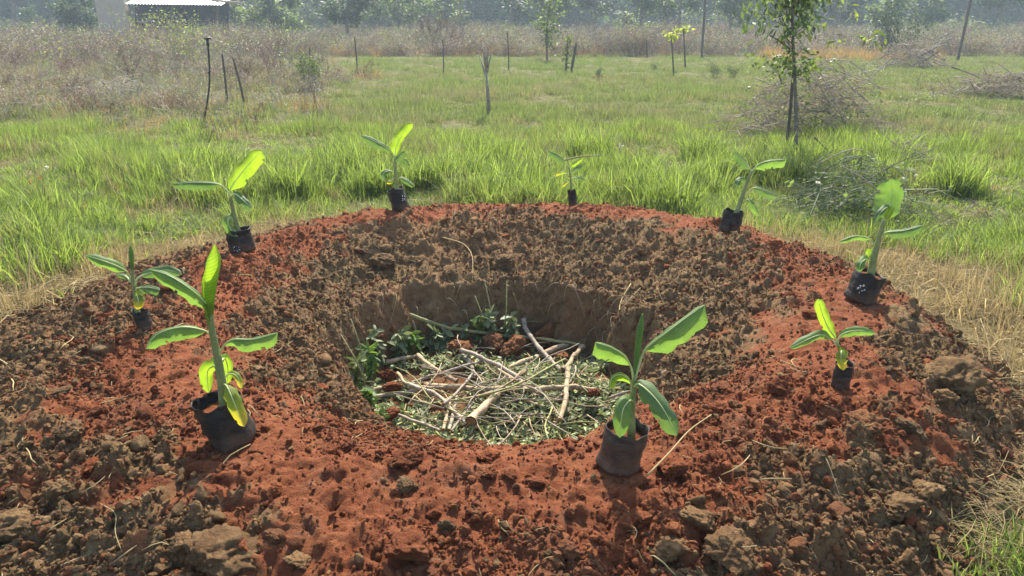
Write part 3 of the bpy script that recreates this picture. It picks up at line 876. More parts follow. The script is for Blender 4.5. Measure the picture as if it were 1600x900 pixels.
# back left
MK4 = [(365, 388, 367, 385), (368, 386, 371, 389), (371, 384, 374, 387), (369, 391, 372, 393), (373, 389, 375, 391), (366, 391, 367, 392)]
seedling((373, 397), (371, 357), 38, [(371, 360), (368, 345), (365, 334), (360, 306)], 4.6, [
    L(pts=[(359, 306), (361, 293), (377, 271, .02), (393, 252, .04), (408, 236, .04)], lam=.14, A=(12, 20), B=(15, 10), m='bl_glow', tip=.7, pr=1.6),
    L(pts=[(359, 304), (351, 294), (339, 287, -.01), (303, 285, -.04), (267, 288, -.05)], lam=.24, A=(12, 15), B=(3, 50), m='bl_deep', tip=.62, pr=1.6),
    L(pts=[(359, 308), (367, 303, -.02), (378, 311, -.06), (393, 325, -.08)], lam=.15, A=(6, 25), B=(10, 20), m='bl_deep', tip=.6),
    L(pts=[(367, 349), (360, 339, -.03), (356, 348, -.07), (363, 362, -.08), (372, 370, -.08)], lam=.2, A=(6, 25), B=(9, 20), m='bl_green', tip=.6)],
    'banana seedling with a glowing upright leaf and a level leaf, at the back left', 4, marks=MK4)
# back, left of centre
MK5 = [(629, 305, 629, 308), (629, 310, 630, 312), (628, 313, 630, 314), (632, 306, 633, 308), (632, 310, 633, 313)]
seedling((626, 331), (617, 295), 27, [(620, 294), (619, 280), (618, 268), (617, 248)], 3.8, [
    L(pts=[(617, 248), (619, 230), (628, 211, .02), (645, 193, .04)], lam=.08, A=(9, 15), B=(7, 35), m='bl_glow', tip=.7, pr=1.2),
    L(pts=[(617, 245), (609, 235), (594, 225, -.02), (565, 211, -.03)], lam=.22, A=(9, 15), B=(4, 40), m='bl_deep', tip=.6, pr=1.2),
    L(pts=[(617, 255), (622, 249, -.03), (634, 238, -.07)], lam=.1, A=(5, 20), B=(6, 20), m='bl_deep', pr=1),
    L(pts=[(619, 260), (627, 252, .02), (634, 251, .03), (638, 261, .03)], lam=.2, A=(3, 30), B=(6, 25), m='bl_deep', pr=1),
    L(pts=[(617, 270), (608, 267, -.02), (598, 272, -.05), (600, 284, -.06)], lam=.15, A=(7, 20), B=(4, 40), m='bl_deep', pr=1),
    L(pts=[(620, 281), (628, 278, -.03), (648, 291, -.06)], lam=.15, A=(3, 40), B=(6, 20), m='bl_deep', pr=1),
    L(pts=[(618, 276), (611, 284, -.05), (604, 286, -.07)], lam=.1, A=(3, 20), B=(3, 20), m='bl_yellow', pr=.8)],
    'many-leaved banana seedling in a black bag at the back, left of centre', 5, marks=MK5, rimw=0.03)
# back centre, the smallest
seedling((896, 322), (893, 297), 13.5, [(893, 297), (892, 285), (891, 275), (889, 261)], 1.9, [
    L(pts=[(889, 261), (882, 253), (872, 246, -.02), (855, 236, -.03)], lam=.2, A=(7, 15), B=(3, 20), m='bl_deep', pr=.9),
    L(pts=[(890, 263), (897, 257), (910, 248, .02)], lam=.1, A=(3.5, 20), B=(3, 20), m='bl_glow', pr=.7),
    L(pts=[(892, 270), (900, 265, -.02), (912, 257, -.04)], lam=.1, A=(3.5, 20), B=(3.5, 20), m='bl_deep', pr=.7),
    L(pts=[(893, 279), (899, 277, -.01), (915, 281, -.04)], lam=.2, A=(2.5, 20), B=(3, 20), m='bl_deep', pr=.7),
    L(pts=[(890, 274), (882, 269, -.01), (872, 271, -.03), (869, 276, -.03)], lam=.2, A=(4, 20), B=(2, 20), m='bl_yellow', pr=.7),
    L(pts=[(892, 287), (887, 284, -.01), (878, 291, -.03)], lam=.2, A=(3, 20), B=(2.5, 20), m='bl_yellow', pr=.7)],
    'smallest banana seedling, in a narrow black bag at the back right of centre', 6, rimw=0.03)
# back right
seedling((1143, 366), (1147, 329), 31, [(1150, 335), (1158, 312), (1165, 292), (1175, 267)], 4.2, [
    L(pts=[(1174, 268), (1171, 262), (1164, 253, .01), (1149, 236, .02)], lam=.1, A=(11, 15), B=(2, 40), m='bl_deep', tip=.75, pr=1.4),
    L(pts=[(1174, 268), (1184, 258), (1199, 252, -.02), (1229, 249, -.04)], lam=.1, A=(2, 50), B=(13, 15), m='bl_green', tip=.85, pr=1.4),
    L(pts=[(1168, 289), (1160, 281, -.02), (1153, 284, -.05), (1151, 294, -.06)], lam=.1, A=(6, 20), B=(5, 30), m='bl_deep', pr=1),
    L(pts=[(1166, 304), (1176, 294, -.01), (1186, 295, -.03), (1213, 307, -.07)], lam=.32, A=(3, 40), B=(9, 15), m='bl_deep', tip=.7, pr=1.2),
    L(pts=[(1162, 316), (1168, 312, -.03), (1176, 321, -.06), (1185, 337, -.08)], lam=.15, A=(4, 30), B=(7, 20), m='bl_green', pr=1)],
    'leaning banana seedling with a wide right leaf, in the bag at the back right', 7, rimw=0.0, soil=.72)
# right
MK8 = [(1339, 452, 1341, 449), (1341, 449, 1342, 452), (1344, 450, 1344, 446), (1344, 446, 1346, 447), (1348, 448, 1349, 445), (1349, 445, 1351, 446), (1351, 446, 1349, 448),
       (1342, 458, 1343, 456), (1346, 455, 1347, 453), (1347, 455, 1349, 454), (1350, 453, 1351, 452), (1350, 454, 1352, 453)]
seedling((1351, 477), (1361, 426), 47, [(1362, 423), (1366, 400), (1371, 382), (1381, 344)], 5.8, [
    L(pts=[(1381, 346), (1388, 326, .03), (1394, 303, .05), (1392, 279, .05)], lam=.05, A=(23, 5), B=(16, 5), m='bl_green', tip=.6, pr=1.6),
    L(pts=[(1382, 346), (1387, 325, -.03), (1378, 330, -.07), (1366, 347, -.08)], lam=.35, A=(4, 20), B=(6, 20), m='bl_deep', pr=1.2),
    L(pts=[(1383, 345), (1388, 336, -.04), (1395, 322, -.06)], lam=.05, A=(5, 20), B=(5, 20), m='bl_glow', pr=.8),
    L(pts=[(1374, 380), (1383, 364, -.02), (1413, 360, -.06), (1442, 352, -.07)], lam=.28, A=(3, 40), B=(12, 15), m='bl_deep', tip=.7, pr=1.6),
    L(pts=[(1368, 386), (1359, 373, -.02), (1336, 369, -.05), (1311, 377, -.08)], lam=.2, A=(7, 20), B=(2, 45), m='bl_green', tip=.6, pr=1.3),
    L(pts=[(1362, 408), (1353, 405, -.03), (1345, 412, -.06), (1342, 425, -.07)], lam=.15, A=(8, 20), B=(7, 25), m='bl_green', pr=1.2),
    L(pts=[(1364, 404), (1360, 398, .03), (1356, 388, .04)], lam=.1, A=(5, 20), B=(5, 20), m='bl_glow', pr=.8)],
    'banana seedling with a broad upright paddle leaf, in a bag with white handwriting', 8, marks=MK8, dusty=False, soil=.9)
# right front, small
seedling((1317, 611), (1320, 568), 28, [(1318, 567), (1314, 552), (1308, 535)], 3.8, [
    L(pts=[(1310, 540), (1304, 527), (1294, 512, .01), (1284, 488, .02), (1278, 467, .02)], lam=.15, A=(9, 20), B=(10, 25), m='bl_glow', tip=.6, pr=1.8),
    L(pts=[(1309, 540), (1297, 529), (1278, 524, -.02), (1234, 544, -.05)], lam=.18, A=(7, 20), B=(8, 20), m='bl_green', tip=.55, pr=1.8),
    L(pts=[(1311, 543), (1309, 531), (1320, 520, -.01), (1344, 516, -.03), (1368, 521, -.03)], lam=.25, A=(7, 20), B=(9, 20), m='bl_green', tip=.55, pr=1.8),
    L(pts=[(1313, 552), (1315, 548, -.03), (1314, 560, -.06), (1318, 579, -.07)], lam=.1, A=(10, 20), B=(8, 20), m='bl_yellow', tip=.5, pr=1.2)],
    'small three-leaved banana seedling in a narrow black bag on the right slope', 9, rimw=0.06, soil=.85)

# ------------------------------------------------------------------ the pit: sticks, cut leaves, leafy branches
FILL = -0.39
def fill_z(x, y):
    r, phi = polar(x, y)
    return FILL + 0.04 * vnoise(x * 3, y * 3, 61)
def inside(p, gap=0.07):
    r_, f_ = polar(np.array(p.x), np.array(p.y)); lim = float(per(float(f_), T_PIT)) - gap
    if r_ > lim: p = Vector((PC[0] + (p.x - PC[0]) * lim / r_, PC[1] + (p.y - PC[1]) * lim / r_, p.z))
    return p
STICKS = [  # photo points (px, py[, raise]), thickness px, material, label
 ([(619, 485, .26), (699, 511, .12), (780, 523, .07), (832, 528, .06), (912, 539, .05)], 5, 'stick_green', 'longest pale stick lying across the back of the pit against the left wall'),
 ([(589, 482, .20), (633, 527, .05), (657, 543, 0)], 3.2, 'stick_grey', 'grey stick leaning on the left back wall of the pit'),
 ([(620, 520, .05), (633, 544, 0)], 2.5, 'stick_grey', 'short thin stick beside the leaning grey one'),
 ([(572, 566, .05), (592, 573, .02)], 8, 'stick', 'thick cut stub above the red clods at the left of the pit'),
 ([(602, 567, .03), (653, 556, .04)], 6.5, 'stick', 'straight brown stick from the stub to the elbow at the left'),
 ([(653, 556, .05), (682, 579, .03), (714, 595, .02)], 7, 'stick', 'knobbly brown stick running down from the elbow'),
 ([(644, 597, .03), (757, 563, .06)], 4.5, 'stick_grey', 'thin straight stick rising to the right above the thick one'),
 ([(578, 620, .03), (644, 612, .03), (682, 618, .02)], 6, 'stick_grey', 'level dark stick below the red clods'),
 ([(581, 610, .04), (604, 602, .03)], 6, 'stick', 'short stub between the red clods'),
 ([(621, 583, .05), (641, 602, .05), (693, 605, .05), (722, 603, .05)], 4.5, 'stick', 'bent pale stick curling over to the thick level one'),
 ([(638, 602, .06), (682, 617, .06), (728, 663, .05)], 6, 'stick_grey', 'long grey stick slanting down to the front of the pit'),
 ([(645, 615, .05), (659, 628, .05), (688, 628, .05), (719, 611, .05)], 3, 'stick_green', 'thin bowed green stick at the left'),
 ([(568, 641, .05), (621, 648, .05), (688, 674, .05)], 5, 'stick_grey', 'pale stick along the front left lip of the pit'),
 ([(693, 672, .04), (705, 622, .04)], 5, 'stick', 'left one of two upright parallel sticks at the front'),
 ([(702, 672, .04), (714, 619, .04)], 5, 'stick_grey', 'right one of two upright parallel sticks at the front'),
 ([(705, 673, .06), (745, 622, .06)], 3.2, 'stick_grey', 'thin slanting stick right of the parallel pair'),
 ([(734, 659, .07), (777, 615, .07)], 12, 'stick', 'thickest log, short, with its cut end towards the viewer'),
 ([(664, 602, .02), (719, 605, .06), (800, 608, .07), (860, 606, .07), (931, 607, .05)], 9, 'stick', 'thick level stick across the middle of the pit'),
 ([(719, 547, .02), (745, 588, .02)], 6.5, 'stick_grey', 'stick from the top of the chopped leaves down to the centre'),
 ([(722, 547, .07), (780, 572, .08), (812, 592, .07), (837, 619, .05)], 6, 'stick_grey', 'long stick slanting from the top centre to the right'),
 ([(693, 632, .08), (719, 608, .09), (741, 582, .08)], 4, 'stick_grey', 'thin stick crossing over the thick level one'),
 ([(722, 625, .08), (780, 610, .09), (835, 601, .08)], 4, 'stick', 'thin stick lying just below the thick level one'),
 ([(778, 577, .08), (827, 606, .08)], 5, 'stick', 'short light stick over the long slanting one'),
 ([(824, 478, .16), (825, 518, .09), (850, 552, .05), (876, 580, .04)], 7, 'stick_grey', 'pale stick standing against the back wall and bending to the front'),
 ([(910, 541, .05), (896, 558, .06), (879, 578, .06)], 7, 'stick', 'upper right arm of the fork near the right end'),
 ([(889, 575, .07), (884, 615, .09), (876, 657, .08)], 7.5, 'stick', 'straight reddish stick running to the front lip at the right'),
 ([(884, 541, .02), (840, 557, .02), (795, 574, .02)], 8, 'stick', 'brown stick sloping down left from the fork'),
 ([(815, 589, .03), (879, 586, .05)], 4, 'stick_green', 'short greenish stick joining the fork'),
 ([(883, 561, .10), (804, 602, .11), (740, 620, .10), (700, 626, .08)], 3, 'stick_green', 'long thin stick crossing over everything from the fork'),
 ([(772, 625, .03), (812, 654, .02)], 4.5, 'stick_grey', 'pale stick right of the thickest log'),
 ([(780, 615, .05), (856, 636, .04)], 3, 'stick', 'thin brown stick under the thick level one, right'),
 ([(821, 577, .05), (783, 607, .05)], 7, 'stick', 'short thick stick crossing the slanting one'),
 ([(1006, 600, .33), (1042, 581, .42)], 6, 'stick_grey', 'stick sticking out of the bank behind the front right seedling'),
 ([(952, 621, .20), (984, 611, .25)], 4, 'stick_grey', 'stick end under the front right seedling leaf'),
]
for pts, th, m, lb in STICKS:
    P = [at_z(q[0], q[1], FILL + (q[2] if len(q) > 2 else 0) + 0.01) for q in pts]
    if pts[0][0] < 950: P = [inside(q, .0 if k_ == 0 else .04) for k_, q in enumerate(P)]
    sp = catmull(P, max(14, 7 * len(P)))
    n = len(sp); rad0 = th * 0.5 * mpp(sp[n // 2])
    sp = [p + Vector((mnoise.noise(p * 9), mnoise.noise(p * 9 + Vector((5, 0, 0))), mnoise.noise(p * 9 + Vector((0, 7, 0))))) * rad0 * 0.9 for p in sp]
    rad0 *= 1.2; base = sp[0].copy()
    b = MB(); b.tube([p - base for p in sp], [rad0 * (0.98 - 0.25 * i / n + 0.22 * mnoise.noise(sp[i] * 19) + (0.22 if (i * 7 + int(th * 10)) % 6 == 0 else 0)) for i in range(n)], 8, cap=False)
    rt = thing('cut_stick', base, lb, 'stick', 'cut sticks lying in the pit')
    link('bark', b.mesh('bark', M[m]), rt)
    for e in (0, n - 1):
        ce = MB(); t = (sp[min(e + 1, n - 1)] - sp[max(e - 1, 0)]).normalized() * (1 if e else -1)
        r_ = rad0 * (1.05 - 0.25 * e / n)
        ce.tube([sp[e] - base - t * 0.002, sp[e] - base + t * 0.0015], r_ * 0.97, 8)
        link('cut_end', ce.mesh('cut_end', M['cutwood'], False), rt)
# thinner loose twigs on the heap
TW = []
for k in range(6):
    b = MB(); ln = 0.30
    pts = [Vector((ln * i / 5, 0.02 * math.sin(k + i * 0.9), 0.012 * math.sin(k * 2 + i))) for i in range(6)]
    b.tube(pts, [0.0045 - 0.0004 * i for i in range(6)], 5)
    TW.append(b.mesh('twig', M[('stick_grey', 'stick', 'stick_green')[k % 3]]))
for k in range(115):
    a_, r_ = random.uniform(0, 6.28), 0.78 * math.sqrt(random.random())
    x, y = PC[0] + r_ * math.cos(a_) - 0.0, PC[1] + 0.05 + r_ * math.sin(a_) * 0.9
    if random.random() < 0.55: x = random.uniform(-0.6, 0.45); y = random.uniform(3.6, 4.3)
    o = link('twig', TW[k % 6], None, (x, y, float(fill_z(np.array(x), np.array(y))) + random.uniform(0.03, 0.10)))
    o.rotation_euler = (0, random.uniform(-.2, .2), random.uniform(0, 6.28)); s = random.uniform(0.5, 1.25); o.scale = (s * 1.3, s, s)
    zn = ('at the back of the pit under the longest stick' if y > 4.45 else 'at the left of the pit by the red clods' if x < -.42 else 'at the right of the pit by the fork' if x > .3 else 'at the front of the pit by the thickest log' if y < 4.0 else 'in the middle of the pit')
    cn = ('grey', 'brown', 'greenish')[k % 3]; ln_ = 'long' if s > 1.0 else 'short' if s < .75 else 'middling'
    tag(o, '%s thin loose %s twig %s' % (ln_, cn, zn), 'twig', '%s %s twigs %s' % (ln_, cn, zn))

def small_leaf(name, Ls, W, m, fold=0.25, bend=0.2):
    b = MB(); vs = []; k = 5
    for i in range(k):
        t = i / (k - 1); w = W * math.sin(math.pi * (0.06 + 0.94 * t) ** 0.8) if 0 < i < k - 1 else 0.0006
        z = -bend * Ls * t * t
        vs += [Vector((Ls * t, -w, z + fold * w)), Vector((Ls * t, 0, z)), Vector((Ls * t, w, z + fold * w))]
    fs = []
    for i in range(k - 1):
        for c in range(2):
            a0 = i * 3 + c; fs.append((a0, a0 + 3, a0 + 4, a0 + 1))
    b.add(vs, fs)
    return b.mesh(name, M[m])
CUT = [small_leaf('cut_leaf', 0.045, 0.008, 'cut_leaf', .3, .3), small_leaf('cut_leaf', 0.055, 0.006, 'cut_leaf', .1, -.3), small_leaf('cut_leaf', 0.035, 0.012, 'wilted_leaf', .4, .3),
       small_leaf('cut_leaf', 0.06, 0.004, 'straw', .1, .2), small_leaf('cut_leaf', 0.05, 0.014, 'wilted_leaf', .3, -.2), small_leaf('cut_leaf', 0.04, 0.007, 'cut_leaf', .2, .5)]
n = 12000
a_ = RNG.uniform(0, 6.28, n); r_ = 0.90 * np.sqrt(RNG.random(n))
x, y = PC[0] + r_ * np.cos(a_), PC[1] - 0.22 + 1.05 * r_ * np.sin(a_)
k = (fbm(x * 3.0, y * 3.0, 44, 3) > -0.36) & ((y < 4.62) | (RNG.random(n) < 0.12)); x, y = x[k], y[k]
z = fill_z(x, y) + RNG.random(len(x)) ** 2 * 0.035
scatter('cut_leaves', np.stack([x, y, z], 1), np.stack([RNG.normal(0, .5, len(x)), RNG.normal(0, .45, len(x)), RNG.uniform(0, 6.28, len(x))], 1), RNG.uniform(.6, 1.4, len(x)), CUT)
# bed below the leaves: crumbled soil
bed = MB(); nb = 28
for j in range(nb + 1):
    for i in range(48):
        rr = 1.42 * j / nb; th = 2 * math.pi * i / 48
        xx, yy = PC[0] + rr * math.cos(th), PC[1] + rr * math.sin(th)
        bed.v.append(Vector((xx, yy, float(fill_z(np.array(xx), np.array(yy))) - 0.02 + 0.03 * mnoise.noise(Vector((xx * 14, yy * 14, 0))) + 0.02 * mnoise.noise(Vector((xx * 31, yy * 31, 2))))))
for j in range(nb):
    for i in range(48): bed.f.append((j * 48 + i, j * 48 + (i + 1) % 48, (j + 1) * 48 + (i + 1) % 48, (j + 1) * 48 + i))
link('pit_floor', bed.mesh('pit_floor', M['soil_mid']), kind='structure')
# bunches of leafy branches thrown in the pit
def leafy_branch(px, py, z, hgt, lean, nl, ls, m, label, seed, spread=0.5):
    rnd = random.Random(seed)
    base = inside(at_z(px, py, z - 0.04)); hgt *= 0.8
    rt = thing('leafy_branch', base, label, 'branch', 'leafy branches thrown in the pit')
    st, lf = MB(), MB()
    for s in range(3):
        tip = Vector((lean[0] * hgt + rnd.uniform(-.3, .3) * hgt * spread, lean[1] * hgt + rnd.uniform(-.2, .2) * hgt * spread, hgt * rnd.uniform(.7, 1)))
        sp = catmull([Vector((rnd.uniform(-.02, .02), 0, 0)), tip * 0.5 + Vector((rnd.uniform(-.03, .03), 0, hgt * .08)), tip], 8)
        st.tube(sp, [0.004 - 0.0003 * i for i in range(8)], 5)
        for q in range(nl):
            t = rnd.uniform(0.15, 1.0); p = sp[min(7, int(t * 7.99))]
            d = Vector((rnd.gauss(0, 1), rnd.gauss(0, 1) - .25, rnd.gauss(-.1, .8))).normalized()
            up = Vector((rnd.gauss(0, .6), rnd.gauss(0, .6), 1)); sd_ = d.cross(up).normalized(); nn = sd_.cross(d)
            Lx = ls * rnd.uniform(.6, 1.25); w = Lx * 0.22
            v = [p, p + d * Lx * .35 + sd_ * w, p + d * Lx * .4 - nn * w * .35, p + d * Lx * .35 - sd_ * w, p + d * Lx * .75 + sd_ * w * .75 - nn * Lx * .08, p + d * Lx * .78 - nn * Lx * .12, p + d * Lx * .75 - sd_ * w * .75 - nn * Lx * .08, p + d * Lx - nn * Lx * .2]
            lf.add(v, [(0, 2, 1), (0, 3, 2), (1, 2, 5, 4), (2, 3, 6, 5), (4, 5, 7), (5, 6, 7)])
    link('branch_stem', st.mesh('branch_stem', M['stick_green']), rt)
    link('foliage', lf.mesh('foliage', M[m]), rt)
BR = [
 (560, 640, -.33, .20, (.1, -.05), 16, .065, 'fresh_leaf', 'bright green leafy branch in the left front corner of the pit'),
 (548, 612, -.28, .26, (-.1, .0), 18, .07, 'wilted_leaf', 'wilted branch on the left wall of the pit, lowest of three'),
 (562, 590, -.30, .26, (0, .05), 18, .07, 'fresh_leaf', 'green branch on the left wall of the pit, middle of three'),
 (572, 566, -.30, .30, (-.2, .1), 18, .065, 'wilted_leaf', 'wilted branch on the left wall of the pit, topmost of three'),
 (592, 556, -.34, .28, (.1, 0), 24, .075, 'wilted_leaf', 'wilted bunch behind the thick cut stub'),
 (615, 552, -.36, .26, (.1, 0), 22, .07, 'fresh_leaf', 'green sprig under the leaning grey stick'),
 (672, 545, -.36, .20, (.2, 0), 16, .085, 'wilted_leaf', 'large-leaved grey-green branch below the longest stick'),
 (690, 540, -.36, .18, (.2, .1), 12, .09, 'wilted_leaf', 'broad-leaved sprig right of the large-leaved branch'),
 (705, 512, -.34, .16, (-.1, 0), 10, .07, 'wilted_leaf', 'small wilted sprig above the longest stick'),
 (768, 520, -.36, .34, (-.1, -.1), 30, .07, 'wilted_leaf', 'big wilted bunch at the back wall, left half'),
 (795, 520, -.36, .32, (.1, -.15), 30, .07, 'wilted_leaf', 'big wilted bunch at the back wall, right half'),
 (745, 520, -.36, .30, (-.1, -.1), 16, .06, 'fresh_leaf', 'bare-stemmed green branch at the back wall'),
 (590, 660, -.30, .10, (.2, -.1), 12, .05, 'fresh_leaf', 'green tuft behind the front left lip of the pit'),
 (800, 655, -.36, .07, (.2, 0), 26, .05, 'wilted_leaf', 'wilted heap in front of the thickest log'),
 (850, 650, -.36, .07, (.2, 0), 26, .05, 'wilted_leaf', 'wilted heap left of the straight reddish stick'),
 (920, 640, -.33, .08, (.1, 0), 22, .05, 'wilted_leaf', 'wilted heap at the right end of the pit'),
 (905, 600, -.36, .06, (.2, 0), 20, .045, 'cut_leaf', 'pale chopped bunch right of the fork'),
]
for i, b_ in enumerate(BR): leafy_branch(*b_, seed=i + 3)
# green stems standing at the back wall
for k, (x0, y0, x1, y1, lb) in enumerate([(764, 505, 757, 438, 'green stem standing at the back wall, left'), (752, 505, 742, 462, 'short green stem leaning left at the back wall'), (782, 500, 792, 440, 'green stem leaning right at the back wall'),
                          (540, 575, 548, 498, 'tall thin green stem at the left corner of the pit'), (548, 600, 532, 522, 'pale stem leaning on the left wall')]):
    p0 = inside(at_z(x0, y0, -.36 if x0 > 700 else -.22)); p1 = at_y(x1, y1, p0.y + 0.03)
    o = link('green_stem', None or (lambda b: (b.tube([Vector((0, 0, 0)), (p1 - p0) * .5 + Vector((.01, 0, 0)), p1 - p0], [.006, .005, .003], 6), b.mesh('green_stem', M['stick_green']))[1])(MB()), None, p0)
    tag(o, lb, 'stem', 'green stems standing in the pit')

# ------------------------------------------------------------------ straw, roots and twigs on the soil
def curve_mesh(name, pts, r0, r1, m, sides=5):
    b = MB(); sp = catmull(pts, 12); n = len(sp)
    b.tube([p - sp[0] for p in sp], [r0 + (r1 - r0) * i / (n - 1) for i in range(n)], sides)
    return b.mesh(name, M[m]), sp[0]
def on_soil(pts, dz=0.012):
    out = []
    for q in pts:
        p = hit(q[0], q[1]); out.append(Vector((p.x, p.y, max(p.z, ground_z(p.x, p.y)) + (q[2] if len(q) > 2 else dz))))
    return out
LONG = [
 ([(1010, 750, .01), (1045, 728, .05), (1075, 700, .06), (1108, 680, .05)], 3.2, 'straw', 'long forked dry twig beside the front right bag', 'twig'),
 ([(690, 375), (705, 388), (725, 395), (738, 415), (738, 440)], 2.0, 'straw', 'curved pale root hanging on the far inner slope', 'root'),
 ([(1518, 685), (1545, 740), (1580, 790)], 2.2, 'straw', 'long straight straw on the right bank', 'straw'),
 ([(1268, 712), (1285, 750), (1310, 790), (1322, 800)], 2.2, 'straw', 'bent root on the lower right slope', 'root'),
 ([(160, 800), (185, 825), (186, 860), (196, 885)], 2.2, 'straw', 'forked pale root on the lower left bank', 'root'),
 ([(0, 570), (18, 580), (16, 592), (5, 602)], 2.4, 'straw', 'curled pale root at the left edge of the photo', 'root'),
 ([(160, 640), (170, 632), (205, 625)], 2.0, 'straw', 'straw across the red soil left of the front-left bag', 'straw'),
 ([(430, 560), (455, 545), (475, 530)], 1.8, 'straw', 'straw on the left inner slope', 'straw'),
 ([(1470, 800), (1500, 845), (1530, 880)], 2.0, 'straw', 'straw reaching to the grass in the lower right corner', 'straw'),
 ([(1345, 850), (1365, 875), (1395, 898)], 2.4, 'straw', 'pale straw at the bottom right', 'straw'),
 ([(1243, 835), (1252, 850), (1275, 880)], 3.4, 'straw', 'broad frayed straw left of the biggest boulder', 'straw'),
 ([(1205, 560), (1225, 570), (1250, 590)], 1.6, 'straw', 'kinked straw on the right slope', 'straw'),
 ([(990, 362), (1010, 352), (1035, 345)], 1.6, 'straw', 'straw on the far crest left of the back right bag', 'straw'),
 ([(985, 455, .02), (970, 480, .03), (968, 500, .0), (975, 530, -.1)], 1.6, 'straw', 'pale root hanging down the back right wall of the pit', 'root'),
 ([(1000, 455, .02), (990, 470, .03), (972, 490, .02)], 1.6, 'straw', 'second pale root beside the one on the back right wall', 'root'),
]
for pts, th, m, lb, cat in LONG:
    P = on_soil(pts); s = mpp(P[0])
    me, o0 = curve_mesh('dry_' + cat, P, th * .5 * s, th * .3 * s, m)
    tag(link('dry_' + cat, me, None, o0), lb, cat)
# fine roots hanging from the cut bank of the pit
for k in range(44):
    ph_ = R(random.uniform(15, 165)); rr = float(per(math.degrees(ph_), T_PIT)) + random.uniform(.02, .16)
    x_, y_ = PC[0] + rr * math.cos(ph_), PC[1] + rr * math.sin(ph_); z_ = ground_z(x_, y_) + .015
    ln_ = random.uniform(.06, .22); ins = Vector((-math.cos(ph_), -math.sin(ph_), 0)); tn = Vector((math.sin(ph_), -math.cos(ph_), 0)) * random.uniform(-.5, .5)
    P = [Vector((x_, y_, z_)), Vector((x_, y_, z_ + .01)) + (ins + tn) * ln_ * .35, Vector((x_, y_, z_ - ln_ * .35)) + (ins * .55 + tn * 1.2) * ln_, Vector((x_, y_, z_ - ln_ * .9)) + (ins * .5 + tn * 1.6) * ln_ ]
    me, o0 = curve_mesh('hanging_root', P, .0022, .0008, random.choice(('straw', 'twig', 'stick_grey')), 4)
    zn = 'left part of the back wall of the pit' if x_ < -.3 else 'right part of the back wall of the pit' if x_ > .3 else 'middle of the back wall of the pit'
    tag(link('hanging_root', me, None, o0), '%s fine root hanging over the %s' % ('long' if ln_ > .14 else 'short', zn), 'root', '%s roots over the %s' % ('long' if ln_ > .14 else 'short', zn))
STR = []
for k in range(8):
    b = MB(); ln = 0.10; c = random.uniform(-.03, .03)
    b.tube([Vector((ln * (i / 4 - .5), c * math.sin(i * .9 + k), 0.012 * math.sin(i * 0.8 + k * .7))) for i in range(5)], [0.0016, .0020, .0019, .0016, .0010], 4)
    STR.append(b.mesh('straw', M['straw']))
x, y = mound_points(230)
zz = macro(x, y) + fine(x, y)
for i in range(230):
    s = random.uniform(0.5, 1.5)
    o = link('straw', random.choice(STR), None, (x[i], y[i], zz[i] + 0.010)); o.scale = (s, s, max(s, .8)); o.rotation_euler = (random.uniform(-.3, .3), random.uniform(-.35, .35), random.uniform(0, 6.28))
    zn = zone(x[i], y[i]); ln_ = 'long' if s > 1.15 else ('short' if s < .8 else 'middling')
    tag(o, '%s pale straw lying %s' % (ln_, zn), 'straw', '%s straws lying %s' % (ln_, zn))
x, y = mound_points(1800)
zz = macro(x, y) + fine(x, y)
scatter('straw_bits', np.stack([x, y, zz + .006], 1), np.stack([RNG.normal(0, .35, 1800), RNG.normal(0, .35, 1800), RNG.uniform(0, 6.28, 1800)], 1), RNG.uniform(.15, .7, 1800), STR)

# ------------------------------------------------------------------ grass
def tuft(name, nb, h, spread, width, m, seed, droop=0.5, seg=4):
    rnd = random.Random(seed); b = MB()
    for k in range(nb):
        a = rnd.uniform(0, 6.28); rr = spread * math.sqrt(rnd.random())
        o = Vector((rr * math.cos(a), rr * math.sin(a), -0.02))
        d = Vector((math.cos(a + rnd.gauss(0, .9)), math.sin(a + rnd.gauss(0, .9)), 0))
        hh = h * rnd.uniform(.45, 1.1); le = rnd.uniform(.08, .5) * hh; dr = droop * rnd.random() ** 2
        sd_ = Vector((-d.y, d.x, 0)); tw = rnd.uniform(-1.2, 1.2)
        sd_ = (sd_ * math.cos(tw) + d * math.sin(tw)); w = width * rnd.uniform(.6, 1.2)
        vs = []
        for i in range(seg + 1):
            t = i / seg
            p = o + d * (le * t * t + dr * hh * max(0, t - .5) ** 2 * 3) + Vector((0, 0, hh * (t - dr * t ** 3 * .9)))
            ww = w * (1 - t ** 2.2)
            vs += [p - sd_ * ww, p + sd_ * ww] if i < seg else [p]
        fs = [(2 * i, 2 * i + 1, 2 * i + 3, 2 * i + 2) for i in range(seg - 1)] + [(2 * seg - 2, 2 * seg - 1, 2 * seg)]
        b.add(vs, fs)
    return b.mesh(name, M[m])
LUSH = [tuft('grass_tuft', 46, 0.36, 0.10, 0.0042, 'grass', s, .6) for s in range(5)]
FINE = [tuft('grass_tuft', 50, 0.22, 0.16, 0.0035, 'grass', s + 9, .5, 3) for s in range(4)]
MEAD = [tuft('meadow_tuft', 60, 0.26, 0.30, 0.006, 'meadow', s + 20, .4, 3) for s in range(5)]
DRYT = [tuft('dry_tuft', 40, 0.20, 0.12, 0.0030, 'straw', s + 40, 1.0, 3) for s in range(4)]
GOLD = [tuft('golden_tuft', 50, 0.7, 0.35, 0.008, 'gold', s + 60, .5, 3) for s in range(3)]
LITR = []
